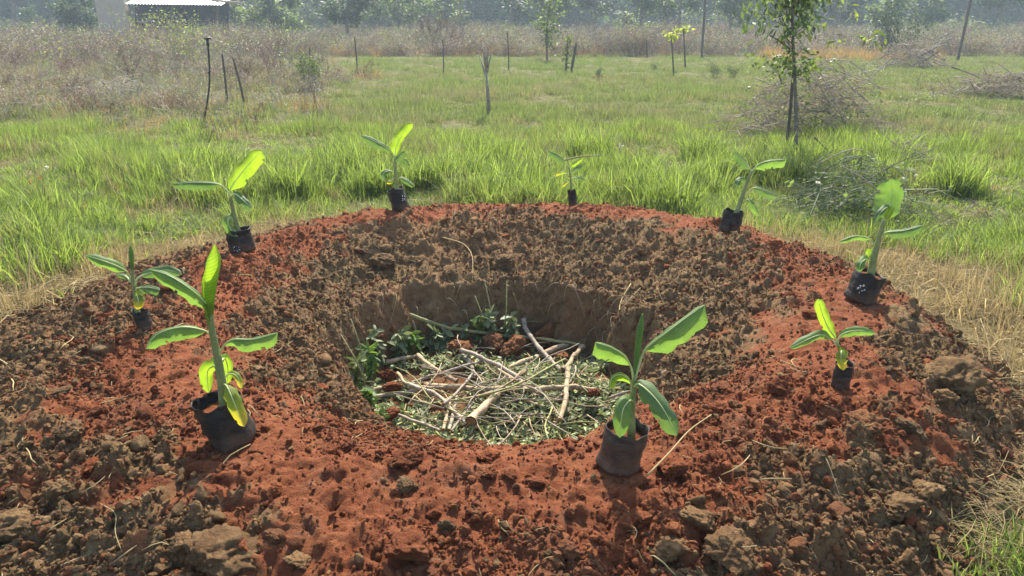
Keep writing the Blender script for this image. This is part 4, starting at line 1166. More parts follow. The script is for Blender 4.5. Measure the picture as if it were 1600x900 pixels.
for s in range(5):
    rnd = random.Random(s); b = MB()
    for k in range(40):
        c = Vector((rnd.gauss(0, .09), rnd.gauss(0, .09), rnd.uniform(0, .035))); a = rnd.uniform(0, 6.28); ln = rnd.uniform(.08, .26)
        d = Vector((math.cos(a), math.sin(a), rnd.gauss(0, .12))); q = Vector((-d.y, d.x, 0)) * rnd.gauss(0, .15)
        b.tube([c - d * ln * .5, c + q * ln * .3 + Vector((0, 0, .012)), c + d * ln * .5], [.0012, .0016, .0008], 3, False)
    LITR.append(b.mesh('straw_litter', M['straw']))

def turf(name, n, box, protos, dens, s_lo, s_hi, margin=1.0, edge=0.06):
    x = RNG.uniform(box[0], box[1], n); y = RNG.uniform(box[2], box[3], n)
    k = infrustum(x, y, margin) & (soil_edge(x, y) > edge) & (RNG.random(n) < dens(x, y))
    x, y = x[k], y[k]; m = len(x)
    s = RNG.uniform(0, 1, m)
    s = s_lo + (s_hi - s_lo) * s
    hn = np.clip(.95 + 1.7 * fbm(x * .9, y * .9, 88, 4), .35, 1.9)
    S = np.stack([s, s, s * hn * np.where((y < 3.4) & (x > 1), .5, 1)], 1)
    z = macro(x, y)
    rt = np.stack([RNG.normal(0, .12, m), RNG.normal(0, .12, m), RNG.uniform(0, 6.28, m)], 1)
    return scatter(name, np.stack([x, y, z], 1), rt, S, protos)
def clumps(name, n, s_lo, s_hi):
    cx = np.concatenate([RNG.uniform(-5.5, 1.0, 26), RNG.uniform(1.0, 5.5, 16), RNG.uniform(-6, -3, 10)]); cy = np.concatenate([RNG.uniform(7.4, 10.2, 26), RNG.uniform(7.2, 10.5, 16), RNG.uniform(5, 7.5, 10)])
    k = RNG.integers(0, len(cx), n); x = cx[k] + RNG.normal(0, .16, n); y = cy[k] + RNG.normal(0, .16, n)
    q = (soil_edge(x, y) > .25); x, y = x[q], y[q]; m = len(x); s = RNG.uniform(s_lo, s_hi, m)
    return scatter(name, np.stack([x, y, macro(x, y)], 1), np.stack([RNG.normal(0, .15, m), RNG.normal(0, .15, m), RNG.uniform(0, 6.28, m)], 1), np.stack([s, s, s * 1.15], 1), LUSH)
clumps('tall_grass', 620, .95, 1.45)
def dry_side(x, y):                   # straw lies thick on the right bank of the mound and in a thin rim elsewhere
    r, phi = polar(x, y); e = soil_edge(x, y)
    wide = per(phi, [(-60, .2), (-50, .14), (-40, .5), (-15, 1.5), (5, 1.9), (20, 1.7), (33, .9), (50, .35), (70, .3), (110, .35), (150, .8), (180, 1.0), (-160, .6), (-120, .3)])
    return 1 - sstep(wide * .55, wide, e)
turf('lush_grass', 20000, (-8, 8.5, 1.0, 11.5), LUSH, lambda x, y: (1 - dry_side(x, y)) * np.clip(.42 + 2.2 * fbm(x * .8, y * .8, 88, 3), .02, 1) * np.clip((12 - y) / 3, 0, 1), .5, .95)
turf('short_grass', 22000, (-9.5, 9.5, 1.0, 13.5), FINE, lambda x, y: (1 - .93 * dry_side(x, y)) * np.clip(.6 + 1.6 * fbm(x * 1.3 + 9, y * 1.3, 47, 3), .12, 1), .6, 1.15)
turf('meadow_grass', 52000, (-34, 34, 10.5, 46), MEAD, lambda x, y: np.clip(15 / y, .25, 1) * np.where(x < -3.2 - .16 * (y - 10), .3, 1), .42, .85)
turf('dry_grass', 9000, (-8, 8, 1.0, 13), DRYT, lambda x, y: .75 * dry_side(x, y) + .16, .7, 1.5, 1.0, -.02)
turf('straw_litter', 7500, (-6, 6, 1.0, 9), LITR, lambda x, y: dry_side(x, y), .7, 1.2, 1.0, -.12)

turf('dry_stalks', 5000, (-16, 16, 8, 28), DRYT, lambda x, y: np.clip(.25 + 1.2 * fbm(x * .5, y * .5, 41, 3), .02, 1), .7, 1.3)
for k, (px, py, hpx, lb) in enumerate(((1584, 492, 80, 'bright green grass tuft in the dry straw at the right edge'), (1580, 900, 90, 'long-bladed grass tuft cut by the lower right corner'), (1500, 905, 60, 'sparse grass tuft at the bottom, left of the corner tuft'),
                                  (108, 468, 34, 'small green tuft in the straw at the left edge of the mound'))):
    p = hit(px, py); h = hpx * mpp(p)
    o = link('grass_tuft', tuft('grass_tuft', (190, 260, 120, 50)[k], h, h * (.38, .6, .6, .4)[k], .0042, 'grass', 500 + k, .8), None, p); tag(o, lb, 'grass tuft', 'grass tufts beside the mound')
# ------------------------------------------------------------------ scrub, shrubs, trees
def branches(b, p, d, ln, r, depth, rnd, tips, spread=.5, sides=4, kids=(2, 4), grav=0.0):
    n = 3; pts = [p]
    dd = d.copy()
    for i in range(n):
        dd = (dd + Vector((rnd.gauss(0, .16), rnd.gauss(0, .16), rnd.gauss(0, .10) - grav))).normalized()
        pts.append(pts[-1] + dd * ln / n)
    b.tube(pts, [r * (1 - .35 * i / n) for i in range(n + 1)], sides, False)
    tips.append((pts[-1], dd, depth)); tips.append((pts[2], dd, depth))
    if depth > 0:
        for k in range(rnd.randint(*kids)):
            q = pts[rnd.randint(1, n)]
            nd = (dd + Vector((rnd.gauss(0, spread), rnd.gauss(0, spread), rnd.gauss(.05, spread * .7)))).normalized()
            branches(b, q, nd, ln * rnd.uniform(.5, .85), r * .62, depth - 1, rnd, tips, spread, sides, kids, grav)
def add_leaves(lf, tips, n, Ls, rnd, ratio=.35, jitter=.15, droop=.3):
    for k in range(n):
        p, d, _ = rnd.choice(tips)
        p = p + Vector((rnd.gauss(0, jitter), rnd.gauss(0, jitter), rnd.gauss(0, jitter * .8)))
        d = Vector((rnd.gauss(0, 1), rnd.gauss(0, 1), rnd.gauss(-droop, .6))).normalized()
        sd_ = d.cross(Vector((rnd.gauss(0, .7), rnd.gauss(0, .7), 1))).normalized()
        l = Ls * rnd.uniform(.6, 1.3); w = l * ratio
        lf.add([p, p + d * l * .5 + sd_ * w, p + d * l, p + d * l * .5 - sd_ * w], [(0, 1, 2, 3)])
def shrub_meshes(seed, H, nst, depth, nl, ls, tm, lm, spread=.5, r=.012, kids=(2, 4), jit=.12):
    rnd = random.Random(seed); b, lf, tips = MB(), MB(), []
    for s in range(nst):
        a = rnd.uniform(0, 6.28); q = rnd.uniform(0, .25) * H
        branches(b, Vector((q * math.cos(a), q * math.sin(a), -.03)), Vector((.5 * math.cos(a) * rnd.random(), .5 * math.sin(a) * rnd.random(), 1)).normalized(), H * rnd.uniform(.4, .6), r, depth, rnd, tips, spread, 3, kids)
    add_leaves(lf, tips, nl, ls, rnd, .35, jit)
    return b.mesh('twigs', M[tm]), (lf.mesh('foliage', M[lm], False) if nl else None)
# masses of dry scrub (nobody could count the stems)
SCR = []
for s in range(7):
    rnd = random.Random(s + 300); b, tips = MB(), []
    for k in range(10):
        a = rnd.uniform(0, 6.28); q = rnd.uniform(0, .5)
        branches(b, Vector((q * math.cos(a), q * math.sin(a), -.05)), Vector((rnd.gauss(0, .35), rnd.gauss(0, .35), 1)).normalized(), rnd.uniform(.3, .55), .006, 2, rnd, tips, .55, 3, (2, 3))
    lf = MB(); add_leaves(lf, tips, 150, .055, rnd, .3, .09); o_ = len(b.f)
    b.add(lf.v, lf.f)
    me = b.mesh('scrub_clump', M[('twig', 'twig_mauve', 'twig_mauve', 'twig_pale', 'twig', 'twig_mauve', 'twig')[s]])
    me.materials.append(M[('twig_mauve', 'twig', 'rust_leaf', 'straw', 'pale_leaf', 'twig_pale', 'tree_leaf')[s]])
    for f in me.polygons[o_:]: f.material_index = 1
    SCR.append(me)
SCRP = []
for s in range(3):
    rnd = random.Random(s + 340); b, tips = MB(), []
    for k in range(6):
        a = rnd.uniform(0, 6.28); q = rnd.uniform(0, .4)
        branches(b, Vector((q * math.cos(a), q * math.sin(a), -.05)), Vector((rnd.gauss(0, .6), rnd.gauss(0, .6), .8)).normalized(), rnd.uniform(.25, .5), .006, 2, rnd, tips, .6, 3, (1, 3))
    SCRP.append(b.mesh('bleached_clump', M['twig_pale']))
def masses(name, n, fn, protos, lo, hi, tall=1.0):
    x, y = fn(n); k = infrustum(x, y, 3); x, y = x[k], y[k]; m = len(x)
    s = RNG.uniform(lo, hi, m); S = np.stack([s, s, s * tall * np.clip(1 + .8 * fbm(x * .15, y * .15, 7, 2), .5, 1.6)], 1)
    return scatter(name, np.stack([x, y, macro(x, y)], 1), np.stack([RNG.normal(0, .1, m), RNG.normal(0, .1, m), RNG.uniform(0, 6.28, m)], 1), S, protos)
def left_scrub(n):
    y = 12.0 + 48 * RNG.random(n) ** 1.5; e = -2.9 - .20 * (y - 12) + 2.4 * fbm(y * .45, y * .21, 5, 3)
    x = e - np.abs(RNG.normal(0, 1, n)) * (5 + y * .35)
    k = RNG.random(n) < np.clip(.55 + 2.0 * fbm(x * .45, y * .35, 15, 3), .03, 1) * np.clip((y - 11) / 5, .15, 1)
    return x[k], y[k]
def far_scrub(n):
    y = 45 + 50 * RNG.random(n) ** 1.3; x = RNG.uniform(-75, 75, n)
    y = y - 12 * RNG.random(n) * (1 - sstep(-16, -8, x))
    return x, y
masses('left_scrub', 3000, left_scrub, SCR, .25, .85)
masses('bleached_twigs', 1300, left_scrub, SCRP, .5, 1.2)
masses('scrub_grass', 2600, left_scrub, [tuft('scrub_tuft', 50, 0.30, 0.35, 0.006, m_, 70 + i_, .6, 3) for i_, m_ in enumerate(('straw', 'meadow', 'gold', 'meadow', 'straw'))], .6, 1.2)
masses('far_scrub', 8500, far_scrub, SCR, .8, 1.9)
def gold_spots(n):
    xs_, ys_ = [], []
    for (px, py, sx) in ((40, 78, 3.5), (100, 74, 3), (340, 76, 3.0), (300, 74, 2.5), (780, 84, 3), (830, 86, 2.5), (560, 84, 2), (1300, 92, 2), (1200, 60, 5)):
        p = hit(px, py); m = n // 9
        xs_.append(RNG.normal(p.x, sx, m)); ys_.append(RNG.normal(p.y, 1.6, m))
    return np.concatenate(xs_), np.concatenate(ys_)
masses('golden_grass', 540, gold_spots, GOLD, .7, 1.2)

SH = {
 'dry': [shrub_meshes(s, 1.0, 7, 3, 60, .05, 'twig_mauve', 'twig', .5, .016, (3, 4)) for s in range(3)],
 'green': [shrub_meshes(s + 10, 1.0, 7, 3, 900, .07, 'bark', 'tree_leaf', .5, .012, (2, 4), .10) for s in range(3)],
 'dark': [shrub_meshes(s + 20, 1.0, 7, 3, 1300, .06, 'bark', 'dark_leaf', .45, .012, (2, 4), .09) for s in range(2)],
 'pale': [shrub_meshes(s + 30, 1.0, 6, 3, 500, .055, 'twig', 'pale_leaf', .5, .008, (2, 3), .08) for s in range(3)],
 'airy': [shrub_meshes(s + 40, 1.0, 7, 3, 800, .045, 'twig', 'pale_leaf', .45, .008, (2, 4), .08) for s in range(2)],
}
def shrub(px, py, hpx, kind, label, wide=1.0, i=0, group=None):
    p = hit(px, py); h = hpx * mpp(p) / 1.15
    rt = thing('shrub', p, label, 'shrub', group)
    tw, lf = SH[kind][i % len(SH[kind])]
    for nm, me in (('twigs', tw), ('foliage', lf)):
        o = link(nm, me, rt); o.scale = (h * wide, h * wide, h); o.rotation_euler = (0, 0, i * 1.7)
    return rt
SHR = [
 (490, 140, 66, 'green', 'small dark green bush at the edge of the dry scrub, left of the meadow', .8),
 (275, 108, 100, 'airy', 'tall airy bush with yellow-green leaves in front of the roofed building', 1.0),
 (395, 62, 62, 'green', 'green bush right of the roof end', 1.0),
 (440, 60, 66, 'green', 'green bush between the roof end and the forked tree', 1.1),
 (480, 58, 62, 'dark', 'dark bush just left of the forked tree', .9),
 (625, 56, 52, 'green', 'rounded dark green bush right of the forked tree', 1.0),
 (690, 82, 66, 'dry', 'tall bare grey shrub right of the rounded bush', 1.1),
 (650, 76, 50, 'dry', 'bare brownish shrub left of the tall bare one', 1.1),
 (760, 78, 32, 'pale', 'pale round shrub on the bare patch at the far meadow edge', .9),
 (1395, 92, 92, 'dark', 'large dark flecked bush above the grey brush heap at the right', .75),
 (1350, 120, 30, 'pale', 'low pale-leaved shrub below the large dark bush', 1.6),
 (1330, 145, 32, 'pale', 'low yellow-green weed shrub behind the near brush pile', 1.5),
 (1425, 168, 34, 'pale', 'scrambling weed right of the near brush pile', 1.6),
 (1510, 180, 26, 'pale', 'small weed standing in the meadow at the right', 1.2),
 (1440, 140, 38, 'pale', 'thin weed left of the brush heap at the right edge', 1.0),
 (900, 205, 38, 'pale', 'leafy weed in the meadow above the smallest seedling', .8),
 (965, 178, 30, 'pale', 'spindly weed in the middle of the meadow', .8),
 (935, 124, 22, 'green', 'small dark weed left of the leafy stakes', .9),
 (1118, 124, 28, 'green', 'dark green weed right of the leafy stakes', .9),
 (1148, 122, 30, 'green', 'second dark weed right of the leafy stakes', .7),
 (1020, 112, 16, 'green', 'tiny weed at the foot of the leafy stakes', .9),
 (60, 86, 22, 'dry', 'left one of two dark dry clumps in the scrub', 1.3),
 (85, 82, 18, 'dry', 'right one of two dark dry clumps in the scrub', 1.3),
 (140, 100, 40, 'dry', 'dry shrub in the left scrub below the building wall', 1.3),
 (20, 110, 40, 'dry', 'dry shrub at the left edge of the photo', 1.5),
 (210, 130, 46, 'dry', 'grey dry shrub in the middle of the left scrub', 1.4),
 (120, 150, 36, 'dry', 'low dark dry shrub at the front of the left scrub', 1.6),
 (380, 130, 40, 'dry', 'dry shrub right of the two stakes', 1.4),
 (430, 120, 52, 'dry', 'tall mauve dry shrub left of the small dark bush', 1.2),
 (440, 90, 40, 'dry', 'dry shrub under the green bushes at the left', 1.6),
 (215, 60, 36, 'pale', 'pale green bush in front of the dark doorway', 1.2),
 (20, 60, 46, 'green', 'green bush at the far left under the blue trees', 1.2),
 (170, 62, 24, 'airy', 'low lime-green weed in the scrub near the building', 1.5),
 (990, 88, 34, 'dry', 'bleached bare shrub at the far edge of the meadow', 1.5),
 (1000, 60, 42, 'green', 'hazy green bush behind the far scrub, left of the leaning pole', 1.4),
 (1075, 52, 44, 'green', 'hazy green bush left of the leaning pole', 1.3),
 (1140, 55, 46, 'green', 'hazy green bush right of the leaning pole', 1.4),
 (1530, 60, 46, 'green', 'hazy bush right of the leaning pole at the right edge', 1.3),
]
for i, s_ in enumerate(SHR): shrub(*s_[:5], wide=s_[5], i=i, group='shrubs and weeds beyond the mound')

def tree(px, py, hpx, label, seed, lm='tree_leaf', nl=2600, ls=.22, tr=.10, spread=.5, depth=3, bare=.35, jit=.35, hit_y=None, group='trees along the far side of the field'):
    p = hit(px, py) if hit_y is None else Vector((at_y(px, 60, hit_y).x, hit_y, float(macro(np.array(at_y(px, 60, hit_y).x), np.array(hit_y)))))
    H = hpx * mpp(p); rnd = random.Random(seed)
    b, lf, tips = MB(), MB(), []
    top = Vector((rnd.uniform(-.06, .06) * H, 0, H * .8)); sp = catmull([Vector((0, 0, -.1)), Vector((rnd.uniform(-.04, .04) * H, 0, H * bare)), top], 8)
    b.tube(sp, [tr * (1.25 - .9 * i / 8) for i in range(8)], 7, False)
    for k in range(7):
        q = sp[rnd.randint(2, 7)]; a = k * 2.4 + rnd.random()
        branches(b, q, Vector((math.cos(a), math.sin(a), rnd.uniform(.3, 1.0))).normalized(), H * rnd.uniform(.2, .32), tr * .42, depth - 1, rnd, tips, spread, 4, (2, 3))
    add_leaves(lf, tips, nl, ls, rnd, .4, jit)
    rt = thing('tree', p, label, 'tree', group)
    link('trunk', b.mesh('trunk', M['bark']), rt); link('crown', lf.mesh('crown', M[lm], False), rt)
    return rt
TREES = [
 (545, 62, 96, 'dark forked tree standing at the back of the left scrub', 'dark_leaf', .16, 2600, 78),
 (430, 50, 110, 'broad green tree between the roof and the forked tree', 'tree_leaf', .15, 3000, 84),
 (350, 45, 90, 'green tree rising behind the roof end', 'tree_leaf', .15, 2400, 88),
 (130, 40, 90, 'dark tree left of the building wall', 'dark_leaf', .15, 2400, 82),
 (30, 40, 110, 'blue-hazed tree at the far left corner', 'dark_leaf', .16, 2600, 96),
 (625, 50, 100, 'hazy tree right of the forked tree', 'tree_leaf', .15, 2400, 92),
 (700, 50, 84, 'hazy grey-green tree left of the thin bare trunk', 'tree_leaf', .14, 1400, 96),
 (800, 50, 100, 'blue-hazed tree right of the thin bare trunk', 'dark_leaf', .15, 2600, 100),
 (870, 50, 96, 'hazy tree behind the light green young tree', 'tree_leaf', .15, 2400, 92),
 (930, 50, 106, 'blue-hazed tree in the middle of the far side', 'dark_leaf', .15, 2600, 98),
 (1000, 50, 90, 'hazy tree left of the leaning pole', 'tree_leaf', .15, 2400, 92),
 (1060, 50, 84, 'rounded hazy tree next to the leaning pole', 'tree_leaf', .15, 2400, 90),
 (1140, 50, 92, 'hazy tree right of the leaning pole', 'tree_leaf', .15, 2600, 86),
 (1200, 50, 100, 'hazy tree behind the near leafy tree', 'dark_leaf', .15, 2400, 94),
 (1300, 50, 100, 'blue-hazed tree left of the large dark bush', 'dark_leaf', .15, 2400, 98),
 (1380, 50, 86, 'tall hazy tree behind the large dark bush', 'tree_leaf', .15, 2600, 84),
 (1450, 50, 88, 'hazy green tree left of the right leaning pole', 'tree_leaf', .15, 2400, 92),
 (1560, 50, 100, 'hazy tree at the far right corner', 'dark_leaf', .15, 2600, 94),
]
for i, (px, py, h, lb, lm, tr, nl, yy) in enumerate(TREES):
    tree(px, py, h * random.uniform(.75, 1.1), lb, i + 70, lm, nl, .30, tr, hit_y=yy * .84, bare=.25, jit=.34)
# far-off wood that closes the view
FW = []
for s in range(4):
    rnd = random.Random(s + 900); b = MB()
    tp = [(Vector((rnd.gauss(0, 1.6), rnd.gauss(0, 1.6), rnd.uniform(.4, 1) ** .8 * 9)), None, 0) for _ in range(40)] + [(Vector((rnd.gauss(0, 2.3), rnd.gauss(0, 2.3), rnd.uniform(.3, 5))), None, 0) for _ in range(25)]
    add_leaves(b, tp, 2200, .9, rnd, .4, .7)
    FW.append(b.mesh('wood_crown', M['dark_leaf'], False))
nn_ = 420
fx = RNG.uniform(-150, 150, nn_); fy = RNG.uniform(112, 165, nn_); sc_ = RNG.uniform(.8, 1.5, nn_)
scatter('far_wood', np.stack([fx, fy, macro(fx, fy) - .5], 1), np.stack([np.zeros(nn_), np.zeros(nn_), RNG.uniform(0, 6.28, nn_)], 1), sc_, FW)

# young trees and stakes
def young(px, py, hpx, label, seed, lm, nl, ls, tr, jit, low=.2, name='young_tree'):
    p = hit(px, py); H = hpx * mpp(p); rnd = random.Random(seed); b, lf, tips = MB(), MB(), []
    sp = catmull([Vector((0, 0, -.05)), Vector((rnd.uniform(-.03, .03) * H, 0, H * .5)), Vector((rnd.uniform(-.05, .05) * H, 0, H))], 9)
    b.tube(sp, [tr * (1.2 - .9 * i / 9) for i in range(9)], 6, False)
    for i, q in enumerate(sp):
        if i / 8 < low: continue
        for k in range(3):
            a = rnd.uniform(0, 6.28)
            branches(b, q, Vector((math.cos(a), math.sin(a), .6)).normalized(), H * .13, tr * .35, 1, rnd, tips, .5, 3, (1, 3))
    add_leaves(lf, tips, nl, ls, rnd, .33, jit, .6)
    rt = thing(name, p, label, 'tree', 'young trees standing in the field')
    link('trunk', b.mesh('trunk', M['bark']), rt)
    if nl: link('crown', lf.mesh('crown', M[lm], False), rt)
    return rt
young(855, 96, 84, 'young light green tree at the far edge of the meadow', 1, 'tree_leaf', 700, .16, .05, .18)
young(884, 112, 48, 'thin sapling leafy at its foot, next to the thick dark stake', 2, 'tree_leaf', 260, .10, .04, .10, .1)
young(722, 75, 90, 'thin curved bare-stemmed tree at the far side of the meadow', 3, 'tree_leaf', 90, .2, .09, .3, .7)
young(800, 55, 70, 'thin hazy tree between the meadow and the far wood', 4, 'tree_leaf', 120, .2, .07, .3, .6)
young(936, 45, 60, 'tall thin dark trunk in the middle of the far scrub', 5, 'dark_leaf', 160, .25, .09, .4, .7)
# dead sapling
p = hit(764, 186); s = mpp(p)
rt = thing('dead_sapling', p, 'leafless grey forked sapling in the middle of the meadow', 'sapling')
b = MB(); b.tube([Vector((0, 0, -.02)), Vector((-.02, 0, 40 * s)), Vector((-.05, 0, 75 * s))], [3.2 * s, 2.6 * s, 1.8 * s], 7)
link('trunk', b.mesh('trunk', M['stick_grey']), rt)
for (x0, z0, x1, z1) in ((-.05, 75, -.12, 112), (-.05, 72, .02, 108), (-.04, 62, -.17, 92), (-.04, 80, -.06, 104), (-.03, 68, .06, 96)):
    b = MB(); b.tube([Vector((x0, 0, z0 * s)), Vector(((x0 + x1) / 2 - .01, .03, (z0 + z1) / 2 * s)), Vector((x1, .05, z1 * s))], [1.9 * s, 1.5 * s, 1.0 * s], 5)
    link('limb', b.mesh('limb', M['stick_grey']), rt)

def stake(px0, py0, px1, py1, w, label, m='pole', mid=None, dy=0.0, name='stake', grp='stakes and poles standing in the field'):
    p = hit(px0, py0); s = mpp(p); q = at_y(px1, py1, p.y + dy)
    pts = [Vector((0, 0, -.08))] + ([at_y(mid[0], mid[1], p.y) - p] if mid else [(q - p) * .5 + Vector((.01, 0, 0))]) + [q - p]
    b = MB(); sp = catmull(pts, 9); b.tube(sp, [w * .5 * s * (1.08 - .2 * i / 8 + .06 * mnoise.noise(Vector((i * 1.7, px0, 0)))) for i in range(9)], 7)
    o = link(name, b.mesh(name, M[m]), None, p)
    return tag(o, label, 'pole' if name == 'pole' else 'stake', grp)
stake(355, 160, 347, 84, 3.4, 'left one of two short dark stakes in the left scrub')
stake(383, 165, 364, 90, 3.4, 'right one of two short dark stakes, leaning left')
stake(559, 122, 554, 58, 2.4, 'thin stake between the small dark bush and the meadow')
stake(693, 120, 692, 62, 2.0, 'thin straight stake at the far left of the meadow')
stake(795, 110, 793, 52, 2.0, 'thin stake right of the dead sapling')
stake(892, 112, 900, 68, 4.2, 'thick dark pointed stake by the leafy-footed sapling')
stake(1096, 91, 1103, -20, 4.0, 'tall dark pole leaning slightly right at the far meadow edge', name='pole')
stake(1496, 96, 1521, -20, 4.2, 'tall dark pole leaning right at the right edge of the field', name='pole')
stake(268, 92, 241, 54, 2.2, 'thin stick leaning left in the scrub before the building')
stake(1011, 90, 1010, 62, 2.0, 'short stake in front of the far scrub')
stake(1227, 247, 1240, 105, 5.0, 'brown stake tied beside the near leafy tree', 'pole')
stake(483, 130, 484, 74, 2.6, 'thin stake in the small dark bush')
for (x0, y0, x1, y1, lb) in ((1053, 118, 1049, 56, 'left one of the two leafy-topped stakes'), (1071, 106, 1068, 45, 'right one of the two leafy-topped stakes, with bright leaves')):
    p = hit(x0, y0); q = at_y(x1, y1, p.y); s = mpp(p); rnd = random.Random(x0)
    rt = thing('sprouting_stake', p, lb, 'stake', 'stakes and poles standing in the field')
    b = MB(); b.tube([Vector((0, 0, -.05)), (q - p) * .5, q - p], [1.3 * s, 1.2 * s, 1.0 * s], 6); link('post', b.mesh('post', M['pole']), rt)
    lf = MB(); add_leaves(lf, [(q - p + Vector((rnd.gauss(0, .12), 0, rnd.gauss(0, .05))), None, 0) for _ in range(10)], 60, .16, rnd, .35, .08); link('foliage', lf.mesh('foliage', M['lime_leaf'], False), rt)

# sprinkler on its riser
p = hit(318, 193); s = mpp(p)
rt = thing('sprinkler', p, 'black irrigation sprinkler on a bent thin riser left of the meadow', 'sprinkler')
sp = catmull([Vector((0, 0, -.05))] + [at_y(a, b_, p.y) - p for a, b_ in ((322, 170), (327, 135), (327, 100), (325, 72), (324, 62))], 14)
b = MB(); b.tube(sp, 1.5 * s, 8); link('riser', b.mesh('riser', M['black_pipe']), rt)
t = sp[-1]
b = MB(); b.tube([t - Vector((0, 0, 9 * s)), t], 2.3 * s, 8); link('coupling', b.mesh('coupling', M['black_pipe']), rt)
b = MB(); b.tube([t, t + Vector((0, 0, 3 * s))], [2.4 * s, 1.8 * s], 8); b.tube([t + Vector((-5.5 * s, 0, 1.6 * s)), t + Vector((5.0 * s, 0, 2.2 * s))], [1.1 * s, 1.5 * s], 6); link('sprinkler_head', b.mesh('sprinkler_head', M['black_pipe']), rt)
b = MB(); b.tube([t + Vector((5 * s, 0, 2 * s)), t + Vector((7 * s, 0, .5 * s))], [1.2 * s, .7 * s], 6); link('nozzle', b.mesh('nozzle', M['black_pipe']), rt)
b = MB(); b.tube([sp[8] + Vector((-2.2 * s, 0, 0)), sp[8] + Vector((2.2 * s, 0, 4 * s))], 1.6 * s, 6); link('clip', b.mesh('clip', M['black_pipe']), rt)

# near leafy tree at the right
p = hit(1243, 256); s = mpp(p); rnd = random.Random(5)
rt = thing('leafy_tree', p, 'slender leafy tree with hanging lance-shaped leaves beside its stake, right of the meadow', 'tree')
b, tips = MB(), []
sp = catmull([Vector((0, 0, -.05)), at_y(1244, 180, p.y) - p, at_y(1240, 90, p.y) - p, at_y(1238, 20, p.y) - p, at_y(1240, -60, p.y) - p, at_y(1236, -150, p.y) - p], 20)
b.tube(sp, [.027 * (1.15 - .8 * i / 20) for i in range(20)], 8, False)
up, lowt = [], []
for i in range(9, 20):
    for k in range(3):
        a = rnd.uniform(0, 6.28)
        branches(b, sp[i], Vector((math.cos(a), math.sin(a), .7)).normalized(), rnd.uniform(.28, .5), .011, 1, rnd, up if i >= 12 else lowt, .5, 4, (1, 3), .04)
up = [t_ for t_ in up if t_[0].z > (at_y(1240, 70, p.y) - p).z]
up += [((at_y(1240 + rnd.gauss(0, 34), rnd.uniform(-60, 55), p.y + rnd.gauss(0, .22)) - p), None, 0) for _ in range(90)]
link('trunk', b.mesh('trunk', M['bark']), rt)
lf = MB(); add_leaves(lf, up, 1500, .12, rnd, .17, .09, 1.1); link('crown', lf.mesh('crown', M['tree_leaf'], False), rt)
lf = MB()
lt = [((at_y(1240 + rnd.gauss(0, 30), 100 + rnd.gauss(0, 12), p.y + rnd.gauss(0, .2)) - p), None, 0) for _ in range(60)]
add_leaves(lf, lt, 380, .09, rnd, .22, .06, .4); link('low_foliage', lf.mesh('low_foliage', M['tree_leaf'], False), rt)
lt = [((at_y(u_, v_, p.y + rnd.gauss(0, .1)) - p), None, 0) for u_, v_ in ((1310, 15), (1345, 15), (1330, 20), (1305, 60), (1320, 62), (1270, 95), (1280, 100), (1200, 82), (1360, 58), (1350, 60), (1370, 60))]
for t_ in lt:
    lf = MB(); add_leaves(lf, [t_], 5, .12, rnd, .16, .05, .5); link('bright_shoot', lf.mesh('bright_shoot', M['pale_leaf'], False), rt)

# brush piles
def brush(px, py, wpx, hpx, n, label, m, seed, thick=1.0, leaves=0, nbr=16):
    p = hit(px, py); s = mpp(p); W, H = wpx * s, hpx * s; rnd = random.Random(seed)
    rt = thing('brush_pile', p, label, 'brush pile', 'heaps of cut brushwood in the field')
    b = MB()
    for k in range(n):
        u = rnd.gauss(0, .28); c = Vector((u * W, rnd.gauss(0, .3) * W * .6, H * rnd.random() * max(.12, 1 - (abs(u) * 1.9) ** 1.5)))
        a = rnd.gauss(0, .8) + (math.pi if rnd.random() < .5 else 0); ln = rnd.uniform(.2, 1.0) * W * .36
        d = Vector((math.cos(a), math.sin(a), rnd.gauss(.05, .45))).normalized(); q = Vector((rnd.gauss(0, .16), rnd.gauss(0, .16), rnd.gauss(.03, .12))) * ln
        r_ = rnd.choice((.5, .6, .8, 1.0, 1.9)) * .5 * s * thick
        b.tube([c - d * ln * .5, c + q * .6, c + d * ln * .5 - Vector((0, 0, .05 * ln))], [r_, r_ * .85, r_ * .45], 3, False)
        for z_ in range(2):
            e = c + d * ln * rnd.uniform(-.2, .45); dd = (d + Vector((rnd.gauss(0, .6), rnd.gauss(0, .6), rnd.gauss(.1, .5)))).normalized()
            b.tube([e, e + dd * ln * .18, e + dd * ln * .34 + Vector((0, 0, -.02))], [r_ * .6, r_ * .5, r_ * .3], 3, False)
    o = link('brushwood', b.mesh('brushwood', M[m]), rt); o['kind'] = 'stuff'
    for k in range(nbr):
        bb = MB(); u = rnd.uniform(-.35, .35); c = Vector((u * W, -rnd.random() * W * .2, H * rnd.uniform(.3, 1.0))); a = rnd.gauss(0, .9) + (math.pi if k % 2 else 0); ln = W * rnd.uniform(.18, .5)
        d = Vector((math.cos(a), math.sin(a) * .4, rnd.gauss(.25, .5)))
        bb.tube(catmull([c - d * ln * .5, c + Vector((rnd.gauss(0, .06), 0, rnd.gauss(.03, .06))) * ln, c + d * ln * .5], 8), [rnd.uniform(.6, 1.3) * s * thick * (1 - .07 * i) for i in range(8)], 5)
        link('branch', bb.mesh('branch', M[rnd.choice(('twig_pale', 'stick_grey', 'bark'))]), rt)
    if leaves:
        lf = MB(); add_leaves(lf, [(Vector((rnd.gauss(0, .22) * W, rnd.gauss(0, .12) * W, H * rnd.uniform(.05, .7))), None, 0) for _ in range(60)], leaves, .06, rnd, .3, .1); link('foliage', lf.mesh('foliage', M['tree_leaf'], False), rt)
    return rt
brush(1265, 212, 240, 118, 620, 'near grey brush pile spreading round the foot of the leafy tree', 'twig', 1, 1.0, 900)
brush(1550, 152, 170, 38, 300, 'low grey brush heap at the right edge of the field', 'twig', 2, 1.0, 260)
